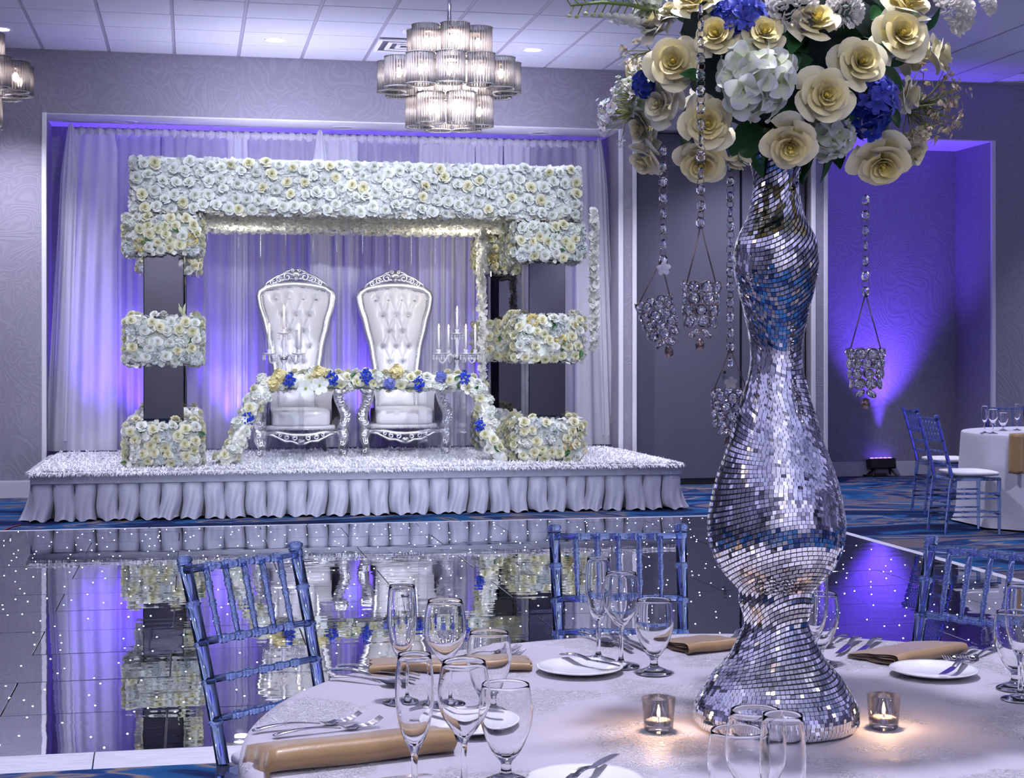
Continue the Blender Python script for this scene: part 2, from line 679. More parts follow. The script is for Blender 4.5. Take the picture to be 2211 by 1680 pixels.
# glossy dropped beam running in depth
BEAM = M('beam_gloss_paint', (0.68, 0.70, 0.80), 0.16, noise=(2, (0.72, 0.74, 0.84), 2), bump=(3, 0.05))
bm_ = MB().box((BX0 + 0.004, YB, CEIL - 0.12), (BX1, YW, CEIL + 0.013))
struct(bm_.build('trim_9', BEAM))
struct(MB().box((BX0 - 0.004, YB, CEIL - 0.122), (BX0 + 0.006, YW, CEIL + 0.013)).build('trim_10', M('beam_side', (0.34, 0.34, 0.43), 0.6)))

# ceiling fittings
LED_DISC = M('downlight_lens', (1, 1, 1), 0.4, emit=(1.0, 0.98, 0.97), estr=16.0)
DLEDGE = min((q for q in DL if abs(q[1] - d1.y) < 0.1), key=lambda q: q[0])
lab = {0: 'lit round recessed downlight in the ceiling left of the chandelier', 1: 'lit round recessed downlight in the ceiling right of the chandelier'}
for (x, y) in DL:
    if y > YW - 0.3:
        continue
    near = [k for k, q in enumerate((d1, d2)) if abs(q.x - x) < 0.1 and abs(q.y - y) < 0.1]
    t = thing('downlight', lab[near[0]] if near else 'lit round recessed downlight in the ceiling at the left picture edge' if (x, y) == DLEDGE else 'lit round recessed downlight in the ceiling out of the picture', 'downlight', (x, y, CEIL), 0, 'ceiling downlights')
    MB().lathe([(0.075, -0.012), (0.098, -0.014), (0.105, -0.008), (0.105, -0.002), (0.075, -0.002)], 24, closed=True).build('trim_ring', WHITE, t)
    MB().lathe([(0.0, -0.010), (0.078, -0.010), (0.078, -0.004), (0.0, -0.004)], 24).build('lens', LED_DISC, t)
for k, (px, py, txt) in enumerate(((272, 260, 'left end of the'), (740, 273, 'middle of the'), (1166, 285, 'right end of the'))):
    p = at_h(px, py, AZ)
    t = thing('downlight', 'unlit round recessed downlight in the alcove head, %s row' % txt, 'downlight', (p.x, p.y, AZ - 0.012), 0, 'unlit downlights in the alcove head')
    MB().lathe([(0.085, -0.006), (0.115, -0.008), (0.12, -0.001), (0.085, -0.001)], 24, closed=True).build('trim_ring', WHITE, t)
    MB().lathe([(0.0, -0.001), (0.088, -0.001), (0.07, 0.002), (0.0, 0.003)], 24).build('reflector', M('dim_reflector', (0.8, 0.8, 0.85), 0.3, 0.6), t)

# linear air diffuser
p = at_h(850, 92, CEIL)
t = thing('air_diffuser', 'white square ceiling air diffuser with bent vanes beside the chandelier', 'air vent', (GX + TS * 3 + TS / 2, GY - TS * 0.5 + 0.0, CEIL - 0.01))
DUCT = M('duct_dark', (0.10, 0.10, 0.14), 0.7)
MB().box((-0.27, -0.27, 0.0), (0.27, 0.27, 0.004)).build('duct', DUCT, t)
for s in (0.27, 0.17, 0.08):
    q = MB()
    for (dx, dy) in ((1, 0), (-1, 0), (0, 1), (0, -1)):
        w = 0.022
        if dx:
            q.cbox((dx * s - w, -s - w, -0.022), (dx * s + w, s + w, -0.004), 0.004)
        else:
            q.cbox((-s + w, dy * s - w, -0.022), (s - w, dy * s + w, -0.004), 0.004)
    q.build('vane', WHITE, t)
# round ceiling speaker
p = at_h(905, 66, CEIL)
t = thing('ceiling_speaker', 'flat round white ceiling speaker behind the chandelier top', 'speaker', (p.x, p.y, CEIL - 0.008))
MB().lathe([(0.0, -0.008), (0.13, -0.008), (0.15, -0.012), (0.16, -0.004), (0.16, 0.0), (0, 0)], 32).build('grille', WHITE, t, True)
# grille
t = thing('return_grille', 'square louvred return air grille in the ceiling tiles', 'air vent', (GX + TS * 7 + TS / 2 + 0.03, GY - TS * 0.5 + 0.3, CEIL - 0.012))
MB().box((-0.27, -0.27, 0.0), (0.27, 0.27, 0.003)).build('duct', DUCT, t)
q = MB()
for (a, b_) in (((-0.28, -0.28), (0.28, -0.25)), ((-0.28, 0.25), (0.28, 0.28)), ((-0.28, -0.25), (-0.25, 0.25)), ((0.25, -0.25), (0.28, 0.25))):
    q.box((a[0], a[1], -0.008), (b_[0], b_[1], -0.0005))
q.build('frame', WHITE, t)
me = MB().box((-0.25, -0.006, -0.006), (0.25, 0.006, -0.001)).mesh('louvre', WHITE)
for k in range(16):
    obj('louvre', me, t, (0, -0.235 + 0.0313 * k, 0))

# ------------------------------------------------------------------ floor uplight in the niche
up = at_h(1900, 1028, 0)
UPX, UPY = up.x, up.y - 0.06
t = thing('uplight', 'black floor uplight washing the niche wall purple', 'uplight', (UPX, UPY, 0), 0.1)
MB().cbox((-0.155, -0.06, 0.085), (0.155, 0.07, 0.20), 0.012, Matrix.Rotation(-0.12, 4, 'X')).build('housing', BLACK, t)
LENSM = M('uplight_lens', (0.2, 0.1, 0.9), 0.1, emit=PURPLE, estr=6)
for k in range(5):
    MB().lathe([(0, 0), (0.02, 0), (0.022, 0.006), (0, 0.01)], 12).build('lens', LENSM, t, True, loc=(-0.11 + 0.055 * k, 0.01 + 0.02, 0.20))
for s in (-1, 1):
    MB().tube([(s * 0.09, -0.0, 0.10), (s * 0.12, -0.03, 0.05), (s * 0.15, -0.07, 0.008)], 0.012, 6).build('foot', BLACK, t)
    MB().tube([(s * 0.09, 0.0, 0.10), (s * 0.12, 0.04, 0.05), (s * 0.15, 0.08, 0.008)], 0.012, 6).build('foot', BLACK, t)
MB().cbox((-0.1, -0.03, 0.003), (0.05, 0.05, 0.035), 0.006).build('base_plate', BLACK, t)
MB().tube([(-0.1, 0.02, 0.02), (-0.17, 0.03, 0.012), (-0.2, 0.06, 0.012), (-0.15, 0.1, 0.012)], 0.01, 6).build('cable', BLACK, t)
NICHE_Y = YW + AD
lamp('niche_uplight_lamp', 'SPOT', (UPX, NICHE_Y - 0.10, 0.24), 80, PURPLE, 0.03, (UPX, NICHE_Y + 0.07, 2.6), 0.42, 0.7)
lamp('niche_wash_lamp', 'SPOT', (UPX, NICHE_Y - 0.42, 0.24), 330, PURPLE, 0.05, (UPX, NICHE_Y - 0.12, 3.2), 1.15, 0.9)
# uplights standing behind the drape in the alcove
DRY = YW + 0.50
for px in (215, 300, 500, 790, 1085):
    q = at_y(px, 960, DRY + 0.2)
    lamp('drape_uplight_lamp', 'SPOT', (q.x, DRY + 0.20, 0.45), 105, PURPLE, 0.05, (q.x, DRY + 0.10, 2.6), 1.2, 0.9)

# more of the hall's lavender uplights along its other walls
for (x, y) in ((XL + 0.5, -1.0), (XL + 0.5, 4.5), (XL + 0.5, 10.0), (XR - 0.5, -1.0), (XR - 0.5, 5.0), (XR - 0.5, 11.0), (1.5, YB + 0.5), (6.5, YB + 0.5)):
    lamp('hall_uplight_lamp', 'SPOT', (x, y, 0.3), 250, (0.60, 0.58, 1.0), 0.06, (x + (1.2 if x < 0 else -1.2 if x > 9 else 0), y + (1.0 if y < YB + 1 else 0), CEIL), 2.0, 0.9)
# ================================================================== flower kit
PETAL = M('silk_petal', (1, 1, 1), 0.55, attr=True, sheen=0.2)
_n = PETAL.node_tree
_p = _n.nodes['Principled BSDF']
_t = _n.nodes.new('ShaderNodeBsdfTranslucent')
lk(_n, _p.inputs['Base Color'].links[0].from_socket, _t.inputs[0])
_x = _n.nodes.new('ShaderNodeMixShader'); _x.inputs[0].default_value = 0.30
_o = [x for x in _n.nodes if x.type == 'OUTPUT_MATERIAL'][0]
lk(_n, _p.outputs[0], _x.inputs[1]); lk(_n, _t.outputs[0], _x.inputs[2]); lk(_n, _x.outputs[0], _o.inputs[0])
LEAFM = M('silk_leaf', (0.015, 0.075, 0.022), 0.45, noise=(60, (0.03, 0.13, 0.03), 2))
STEMM = M('green_stem', (0.10, 0.16, 0.03), 0.6)


def rose_mb(R, npet, nu, nv, seed, cin, cout, open_=1.0, lobe=0.14, wout=0.80):
    r_ = random.Random(seed)
    mb = MB()
    for i in range(npet):
        t = i / (npet - 1)
        ri = R * (0.06 + 0.78 * t ** 0.95) * open_
        ph0 = i * 2.399963 + r_.uniform(-0.15, 0.15)
        w = 1.7 + (wout - 1.7) * t ** 0.7
        h = R * (0.80 + 0.10 * t if t < 0.4 else 0.84 - 0.46 * ((t - 0.4) / 0.6) ** 1.25) * r_.uniform(0.96, 1.04)
        sd = r_.uniform(0, 6)
        curl = max(0.0, t - 0.30) * 1.4
        sr, sz = R * (0.14 + 0.62 * t), R * (0.62 - 0.22 * t)

        def fn(u, v, ri=ri, ph0=ph0, w=w, h=h, sd=sd, curl=curl, t=t, sr=sr, sz=sz):
            uu = 2 * u - 1
            q = (1 - v) + (0.10 + (lobe - 0.10) * t) * abs(uu) ** 2.6
            rr = max(0.03 * R, ri * (1 + 0.06 * uu) - sr * q)
            z = h - sz * q
            k = max(0.0, (v - 0.6) / 0.4)
            rr += R * 0.15 * curl * k * k * (1 + 0.3 * uu * uu)
            z -= R * 0.10 * curl * k * k * k * (1 + 0.8 * uu * uu)
            z += R * 0.04 * math.sin(3.1 * uu + sd) * v * t
            rr += R * 0.03 * math.sin(4.3 * uu + sd * 2) * v * t
            a = ph0 + uu * w * (0.6 + 0.4 * v)
            return (rr * math.cos(a), rr * math.sin(a), z)

        def cf(u, v, t=t):
            k = min(1.0, max(0.0, (0.12 + 0.88 * t) * (0.22 + 0.78 * v ** 1.4)))
            return tuple(a + (b - a) * k for a, b in zip(cin, cout))
        mb.grid(fn, nu, nv, cf)
    mb.ball((0, 0, 0.62 * R), 0.07 * R, 8, 5, cin, (1, 1, 1.8))
    return mb


def petal_fan(mb, c, q, L, W, cup, col):
    """one rounded petal: six-vertex fan from base c along q's +X"""
    pts = [(0, 0, 0), (0.45 * L, -0.5 * W, cup * 0.5), (0.85 * L, -0.36 * W, cup), (L, 0, cup * 1.1), (0.85 * L, 0.36 * W, cup), (0.45 * L, 0.5 * W, cup * 0.5)]
    mb.add([Vector(c) + q @ Vector(p) for p in pts], [(0, 1, 2, 3), (0, 3, 4, 5)], col)


def floret(mb, c, nrm, r, col, n=4, spin=None, cup=0.25):
    q = Vector(nrm).to_track_quat('Z', 'Y')
    s = rnd.uniform(0, 6) if spin is None else spin
    for k in range(n):
        a = s + 2 * PI * k / n
        petal_fan(mb, c, q @ Quaternion((0, 0, 1), a), r, r * (1.15 if n == 4 else 0.8), r * cup, col)


def jit(v, a):
    return (Vector(v) + Vector((rnd.uniform(-a, a), rnd.uniform(-a, a), rnd.uniform(-a, a)))).normalized()


def leaf_mb(L, W, bend=0.25):
    mb = MB()

    def fn(u, v):
        w = W * math.sin(PI * min(1, v * 0.97 + 0.02)) ** 0.8 * (1 - 0.25 * v)
        x = (2 * u - 1) * w
        return (x, v * L, -bend * L * v * v + abs(2 * u - 1) * w * 0.45)
    return mb.grid(fn, 4, 6)


WH, CR, YE = (0.80, 0.84, 0.82), (0.82, 0.82, 0.66), (0.80, 0.72, 0.36)
ROSES = {
    'white': [rose_mb(1.0, 16, 3, 3, 11 + k, (0.78, 0.80, 0.66), (0.84, 0.88, 0.90)).mesh('rose', PETAL, True, True) for k in range(3)],
    'cream': [rose_mb(1.0, 16, 3, 3, 31 + k, (0.72, 0.70, 0.36), (0.86, 0.86, 0.74)).mesh('rose', PETAL, True, True) for k in range(3)],
}


def mum_mesh(seed, col, r=1.0, n=90, pt=0.42):
    r_ = random.Random(seed)
    mb = MB()
    for i in range(n):
        z = 1 - 1.15 * i / n
        a = i * 2.399963
        s = math.sqrt(max(0, 1 - z * z))
        d = Vector((s * math.cos(a), s * math.sin(a), max(z, -0.1))).normalized()
        c = d * r * 0.62
        k = r_.uniform(0.82, 1.05)
        petal_fan(mb, c, d.to_track_quat('X', 'Z') @ Quaternion((1, 0, 0), r_.uniform(0, 6.3)), r * pt, r * 0.3, r * 0.05, tuple(x * k for x in col))
    return mb.mesh('mum', PETAL, True, True)


def hydrangea_mesh(seed, col, n=52, fr=0.36, col2=None):
    r_ = random.Random(seed)
    mb = MB()
    for i in range(n):
        z = 1 - 1.35 * i / n
        a = i * 2.399963 + r_.uniform(-0.2, 0.2)
        s = math.sqrt(max(0, 1 - z * z))
        d = Vector((s * math.cos(a), s * math.sin(a), z)).normalized()
        k = r_.uniform(0.85, 1.1)
        cc = col if col2 is None or r_.random() < 0.6 else col2
        floret(mb, d * r_.uniform(0.55, 0.85), (d + Vector((r_.uniform(-.5, .5), r_.uniform(-.5, .5), r_.uniform(-.5, .5)))).normalized(), fr * r_.uniform(0.9, 1.35), tuple(x * k for x in cc), 4, r_.uniform(0, 6))
        mb.ball(tuple(d * 0.84), 0.035, 5, 4, (0.5, 0.6, 0.25))
    mb.ball((0, 0, -0.1), 0.45, 8, 5, tuple(x * 0.7 for x in col))
    return mb.mesh('hydrangea', PETAL, True, True)


BLUE_C = (0.008, 0.05, 0.55)
MUMW = mum_mesh(3, (0.82, 0.87, 0.90))
MUMY = mum_mesh(4, (0.86, 0.74, 0.34))
HYDW = hydrangea_mesh(5, (0.80, 0.83, 0.78))
HYDY = hydrangea_mesh(6, (0.84, 0.76, 0.40))
HYDB = hydrangea_mesh(7, (0.16, 0.20, 0.62), 36, 0.36, (0.30, 0.34, 0.75))


def blue_sprig_mesh(seed):
    r_ = random.Random(seed)
    mb = MB()
    for i in range(70):
        d = Vector((r_.gauss(0, 1), r_.gauss(0, 1), abs(r_.gauss(0, 0.8)))).normalized()
        p = d * r_.uniform(0.45, 1.0)
        p.x *= 0.8
        mb.ball(tuple(p), r_.uniform(0.10, 0.17), 6, 4, tuple(x * r_.uniform(0.7, 1.5) for x in BLUE_C))
    return mb.mesh('blue_sprig', PETAL, True, True)


BLUES = [blue_sprig_mesh(k) for k in range(3)]
LEAF_ME = leaf_mb(1.0, 0.30).mesh('leaf', LEAFM, True)


def put(name, me, parent, p, n, s, spin=None):
    q = Vector(n).to_track_quat('Z', 'Y') @ Quaternion((0, 0, 1), rnd.uniform(0, 6.28) if spin is None else spin)
    o = obj(name, me, parent, p, q)
    o.scale = (s, s, s)
    return o


def scatter(w, h, dmin, tries=1500):
    """points on a w x h rectangle kept dmin apart"""
    pts = []
    for _ in range(tries):
        p = (rnd.uniform(0, w), rnd.uniform(0, h))
        if all((p[0] - q[0]) ** 2 + (p[1] - q[1]) ** 2 > dmin * dmin for q in pts):
            pts.append(p)
    return pts


# ================================================================== stage
STZ = 0.388
SX0, SX1, SY0, SY1 = -1.28, 4.22, 13.36, YW + AD - 0.03
stage = thing('stage', 'low raised stage under a white fur rug with a pleated white skirt', 'stage', ((SX0 + SX1) / 2, (SY0 + SY1) / 2, 0))
so = Vector(stage.location)
MB().box(Vector((SX0 + 0.02, SY0 + 0.03, 0.02)) - so, Vector((SX1 - 0.02, SY1, STZ - 0.02)) - so).build('deck', M('stage_deck', (0.05, 0.05, 0.06), 0.8), stage)
SKIRT = M('skirt_satin', (0.36, 0.37, 0.47), 0.36, sheen=0.3, bump=(11, 0.5, 5))


def pleat(seed, w, dep):
    r_ = random.Random(seed)
    ph, amp, lean = r_.uniform(0, 6), r_.uniform(0.5, 1.3), r_.uniform(-0.5, 0.5)
    mb = MB()

    def fn(u, v):
        # box pleat pinched at the band, swelling at the floor
        z = (STZ - 0.075) * (1 - v)
        fold = math.sin(u * PI)
        y = -dep * (0.012 + 0.045 * v * fold + 0.055 * v * v * amp * math.sin(u * 6.5 + ph + 1.5 * v) ** 2) / 0.04 * 0.5
        y -= 0.035 * v * v
        x = w * u + lean * 0.05 * v * v + 0.012 * v * math.sin(6 * v + ph)
        if v > 0.9:
            z += 0.012 * (1 + math.sin(u * 9 + ph)) * (v - 0.9) * 10
        y += 0.045 * (1 - fold) ** 6 * (0.5 + v)
        return (x, y, max(z, 0.004))
    return mb.grid(fn, 14, 14).mesh('pleat', SKIRT, True)


pl = [pleat(k, 0.172, 0.05) for k in range(7)]
n = 32
for i in range(n):
    x = SX0 + i * (SX1 - SX0) / n
    obj('pleat', pl[(i * 5) % 7], stage, Vector((x, SY0 + 0.012, 0)) - so)
for i in range(16):
    y = SY0 + 0.02 + i * 0.172
    if y + 0.17 > YW:
        continue
    obj('pleat', pl[(i * 3) % 7], stage, Vector((SX1 - 0.01, y, 0)) - so, (0, 0, PI / 2))
    obj('pleat', pl[(i * 3 + 1) % 7], stage, Vector((SX0 + 0.0, y + 0.172, 0)) - so, (0, 0, -PI / 2))
bd = MB().cbox(Vector((SX0 - 0.006, SY0 - 0.006, STZ - 0.085)) - so, Vector((SX1 + 0.006, SY0 + 0.02, STZ - 0.006)) - so, 0.004)
bd.cbox(Vector((SX1 - 0.02, SY0 + 0.02, STZ - 0.085)) - so, Vector((SX1 + 0.006, YW - 0.02, STZ - 0.006)) - so, 0.004)
bd.cbox(Vector((SX0 - 0.006, SY0 + 0.02, STZ - 0.085)) - so, Vector((SX0 + 0.02, YW - 0.02, STZ - 0.006)) - so, 0.004)
bd.build('skirt_band', SKIRT, stage)
# fur rug: base cloth and tufts
FUR = M('white_fur', (0.80, 0.81, 0.88), 0.9, sheen=0.6, spec=0.1)
rug = tag(MB().box(Vector((SX0, SY0, 0.0)), Vector((SX1, DRY - 0.12, 0.012))).build('fur_rug', FUR, None, loc=(0, 0, STZ + 0.001)), 'shaggy white fur rug covering the stage top', 'rug')
tf = MB()
for k in range(30000):
    if k < 21000:
        x, y = rnd.uniform(SX0 + 0.02, SX1 - 0.02), SY0 + (DRY - 0.13 - SY0) * rnd.random() ** 1.4
        lean, L = 0.75, rnd.uniform(0.025, 0.05)
        d = Vector((rnd.uniform(-1, 1), rnd.uniform(-1, 0.6), rnd.uniform(0.25, 0.8))).normalized()
    elif k < 27000:
        x, y = rnd.uniform(SX0 - 0.01, SX1 + 0.01), SY0 + rnd.uniform(-0.004, 0.03)
        L = rnd.uniform(0.03, 0.062)
        d = Vector((rnd.uniform(-0.6, 0.6), -1, rnd.uniform(-0.75, 0.1))).normalized()
    else:
        s = rnd.choice((-1, 1))
        x, y = (SX1 if s > 0 else SX0), rnd.uniform(SY0, YW)
        L = rnd.uniform(0.03, 0.06)
        d = Vector((s * 1.0, rnd.uniform(-0.6, 0.3), rnd.uniform(-0.5, 0.3))).normalized()
    if True:
        b0 = Vector((x, y, 0.010))
        sd = d.cross(Vector((0, 0, 1)))
        sd = (sd.normalized() if sd.length > 1e-3 else Vector((1, 0, 0))) * 0.006
        mid = b0 + d * L * 0.55
        tip = b0 + d * L + Vector((0, 0, -0.2 * L))
        if tip.z < -0.03:
            tip.z = -0.03
        tf.add([b0 - sd, b0 + sd, mid + sd * 0.8, mid - sd * 0.8, tip], [(0, 1, 2, 3), (3, 2, 4)])
stuff(tf.build('fur_tufts', FUR, rug))

# ================================================================== drape
SHEER = sheer('sheer_voile', (0.84, 0.83, 0.94), 0.34, 0.6)
SHEER2 = sheer('sheer_voile_double', (0.84, 0.84, 0.93), 0.10, 0.42)
RX0, RX1, RZ = -1.18, 4.20, 3.55
dr = thing('drape_backdrop', 'sheer white pleated drape hung across the alcove behind the arch', 'drape', ((RX0 + RX1) / 2, DRY, STZ))
do = Vector(dr.location)
MB().cyl(Vector((RX0, DRY, RZ)) - do, Vector((RX1, DRY, RZ)) - do, 0.02, n=12).build('rod', CHROME, dr, True)
for x in (RX0 - 0.01, RX1 + 0.01):
    MB().cyl(Vector((x, DRY + 0.03, STZ + 0.012)) - do, Vector((x, DRY + 0.03, RZ)) - do, 0.02, n=10).build('upright', CHROME, dr, True)
px_ = [RX0 - 0.0]
edges = [RX0]
while edges[-1] < RX1 - 0.2:
    edges.append(edges[-1] + rnd.uniform(0.18, 0.46))
edges[-1] = RX1
for i in range(len(edges) - 1):
    x0, x1 = edges[i], edges[i + 1]
    last = i == len(edges) - 2
    w = x1 - x0
    nf = max(2, int(w / 0.10))
    ph = rnd.uniform(0, 6)
    spread = rnd.uniform(0.92, 1.12)
    yo = rnd.choice((-0.03, 0.0, 0.03))
    fl_l = 0.20 if i == 0 else 0.0
    fl_r = 0.12 if last else 0.0
    dens = rnd.random()

    def fn(u, v, x0=x0, w=w, nf=nf, ph=ph, spread=spread, yo=yo, fl_l=fl_l, fl_r=fl_r):
        z = RZ + 0.012 - (RZ - STZ - 0.015) * v
        gath = 0.35 + 0.65 * min(1, v * 3)
        x = x0 + w * (0.5 + (u - 0.5) * (0.98 if v < 0.02 else spread))
        x -= fl_l * v ** 0.8 * (1 - u) + 0.0
        x += fl_r * v ** 0.8 * u
        y = DRY + yo * min(1, v * 4) - 0.022 + 0.034 * gath * math.sin(u * nf * 2 * PI + ph + 0.7 * math.sin(2.2 * v + ph)) + 0.010 * math.sin(u * 29 + ph * 3) * gath
        if i == 0 or last:
            y -= 0.06 * v
        return Vector((x, y, z)) - do
    MB().grid(fn, nf * 14, 16).build('panel', SHEER if dens < 0.55 and not (i == 0 or last) else SHEER2, dr, True)
# gathered heading
hd = MB()
nn = 420


def hf(u, v):
    a = 2 * PI * v
    r = 0.042 + 0.010 * math.sin(u * nn * 0.9) + 0.006 * math.sin(u * 977)
    return Vector((RX0 + (RX1 - RX0) * u, DRY + r * math.cos(a), RZ + r * math.sin(a))) - do


hd.grid(hf, nn, 8)
hd.build('heading', SHEER2, dr, True)
# full swags that cover the corners and the middle support
for xs, w in ((RX0 + 0.02, 0.16), (at_y(690, 300, DRY).x, 0.18), (RX1 - 0.02, 0.14)):
    sw = MB()

    def sf(u, v, xs=xs, w=w):
        a = PI * u
        top = math.sin(min(1, v * 5) * PI / 2)
        ww = w * (0.35 + 0.65 * top)
        fl = 0.10 * v * (-1 if xs < 0 else (1 if xs > 3.5 else 0))
        z = RZ + 0.075 - (1 - math.sin(a)) * 0.05 * (1 - v) - (RZ - STZ) * v * 0.985
        return Vector((xs + fl - ww * math.cos(a) * (0.5 + 0.15 * v), DRY - 0.05 - 0.06 * math.sin(a) * top - 0.014 * math.sin(u * 31) * (0.3 + v), max(z, STZ + 0.014))) - do
    sw.grid(sf, 44, 24)
    sw.build('swag', SHEER2, dr, True)

# ================================================================== flower arch
MIRROR = M('smoked_mirror', (0.17, 0.17, 0.18), 0.012, 1.0)
FOAM = M('pale_foam', (0.55, 0.60, 0.55), 0.9)


def collar(parent, z0, h, wx, wy, dens=0.078, cream=0.7, yellow=0, mums=3, hyd=2, ymum=0, spike=False):
    """a flower block wrapped round a pillar: local z0, height h, size wx x wy"""
    cmb = MB()
    t = 0.19
    for (lo, hi) in (((-wx / 2, -wy / 2), (wx / 2, -t)), ((-wx / 2, t), (wx / 2, wy / 2)), ((-wx / 2, -t), (-t, t)), ((t, -t), (wx / 2, t))):
        cmb.cbox((lo[0] + 0.02, lo[1] + 0.02, z0 + 0.02), (hi[0] - 0.02 * 0, hi[1] - 0.02 * 0, z0 + h - 0.02), 0.02)
    c = cmb.build('flower_collar', FOAM, parent)
    fmb = MB()
    faces = [((-wx / 2, -wy / 2, z0), (1, 0, 0), (0, 0, 1), (0, -1, 0), wx, h, True),
             ((wx / 2, -wy / 2, z0), (0, 1, 0), (0, 0, 1), (1, 0, 0), wy, h, True),
             ((-wx / 2, wy / 2, z0), (0, -1, 0), (0, 0, 1), (-1, 0, 0), wy, h, False),
             ((-wx / 2, -wy / 2, z0 + h), (1, 0, 0), (0, 1, 0), (0, 0, 1), wx, wy, False),
             ((-wx / 2, -wy / 2, z0), (1, 0, 0), (0, 1, 0), (0, 0, -1), wx, wy, None)]
    special = ['mum'] * mums + ['hydrangea'] * hyd + ['ymum'] * ymum + ['yhyd'] * yellow
    for (o0, ex, ey, nz, w, hh, full) in faces:
        o0, ex, ey, nz = map(Vector, (o0, ex, ey, nz))
        for k in range(int(w * hh / 0.0021)):
            p = o0 + ex * rnd.uniform(0.0, w) + ey * rnd.uniform(0.0, hh)
            if nz.z != 0 and abs(p.x) < 0.2 and abs(p.y) < 0.2:
                continue
            g = rnd.uniform(0.72, 0.86)
            floret(fmb, p + nz * rnd.uniform(-0.022, 0.004), jit(nz, 0.6), rnd.uniform(0.018, 0.027), (g, g * 1.02, g * rnd.uniform(0.88, 1.0)))
        if full is None:
            continue
        sp = list(special) if full else []
        for (a, b) in scatter(w, hh, dens, 700 if full else 260):
            p = o0 + ex * (0.03 + a * (w - 0.06) / w) + ey * (0.035 + b * (hh - 0.07) / hh) + nz * 0.005
            if nz.z != 0 and abs(p.x) < 0.235 and abs(p.y) < 0.235:
                continue
            # round off the corners
            ed = (a / w - 0.5) * 2
            nn_ = (nz + ex * 0.55 * ed ** 3 + ey * 0.5 * ((b / hh - 0.5) * 2) ** 3).normalized()
            if sp and rnd.random() < 0.25:
                s = sp.pop()
                me = {'mum': MUMW, 'hydrangea': HYDW, 'ymum': MUMY, 'yhyd': HYDY}[s]
                put('hydrangea' if 'hyd' in s else 'mum', me, c, p - nz * 0.015, jit(nn_, 0.15), rnd.uniform(0.052, 0.064))
            else:
                k = 'cream' if rnd.random() < cream else 'white'
                put('rose', rnd.choice(ROSES[k]), c, p, jit(nn_, 0.28), rnd.uniform(0.048, 0.06))
    for k in range(7):
        a, b = rnd.uniform(-wx / 2, wx / 2), rnd.uniform(z0 + 0.04, z0 + h - 0.04)
        put('leaf', LEAF_ME, c, (a, -wy / 2 - 0.012, b), jit((0, -1, 0.4), 0.5), rnd.uniform(0.05, 0.08))
    if spike:
        sk = MB()
        for k in range(7):
            a = rnd.uniform(0, 6.28)
            tip = Vector((0.03 * math.cos(a), 0.02 * math.sin(a), rnd.uniform(0.07, 0.13)))
            sk.tube([(0, 0, 0), tip * 0.6, tip], [0.004, 0.011, 0.002], 6, col=(0.62, 0.68, 0.45))
        sk.build('lily_buds', PETAL, c, True, True, loc=(0.155, -wy / 2 + 0.02, z0 + h))
    stuff(fmb.build('floret_filler', PETAL, c, True, True))
    return c


def pillar(label, x, y, top, collars):
    t = thing('mirror_tower', label, 'flower tower', (x, y, STZ + 0.014), 0, 'towers of the flower arch')
    w = 0.168
    MB().cbox((-w, -w, 0), (w, w, top - STZ - 0.016), 0.006).build('mirror_column', MIRROR, t)
    for kw in collars:
        collar(t, **kw)
    return t


PXL, PXR, PYF, PYB = -0.235, 3.115, 13.99, 15.72
CZ0, CZ1 = 2.555, 3.02
zb = -STZ - 0.012
front = lambda d0: dict(wx=0.60, wy=0.58, **d0)
pillar('mirrored front left tower of the flower arch, wrapped in three rose blocks', PXL, PYF, CZ0, [
    front(dict(z0=0.0, h=0.385, cream=0.75, mums=6)), front(dict(z0=1.26 + zb, h=0.42, cream=0.72, mums=5, hyd=3, spike=True)), front(dict(z0=2.20 + zb, h=0.35, cream=0.7, mums=3, ymum=2))])
pillar('mirrored front right tower of the flower arch, wrapped in three rose blocks', PXR, PYF, CZ0, [
    front(dict(z0=0.0, h=0.385, cream=0.85, mums=3, ymum=1)), front(dict(z0=1.29 + zb, h=0.42, cream=0.8, ymum=2, mums=3)), front(dict(z0=2.18 + zb, h=0.37, cream=0.6, mums=7))])
back = lambda d0: dict(wx=0.54, wy=0.5, dens=0.085, **d0)
pillar('mirrored back left tower of the flower arch, mostly hidden by the front one', PXL + 0.02, PYB, CZ0, [
    back(dict(z0=0.0, h=0.44, cream=0.6)), back(dict(z0=1.28 + zb, h=0.42, cream=0.6)), back(dict(z0=2.12 + zb, h=0.43, cream=0.9))])
pillar('mirrored back right tower of the flower arch, partly behind the front one', PXR - 0.02, PYB, CZ0, [
    back(dict(z0=0.0, h=0.40, cream=0.25)), back(dict(z0=1.28 + zb, h=0.42, cream=0.8)), back(dict(z0=2.16 + zb, h=0.39, cream=0.95, ymum=2))])

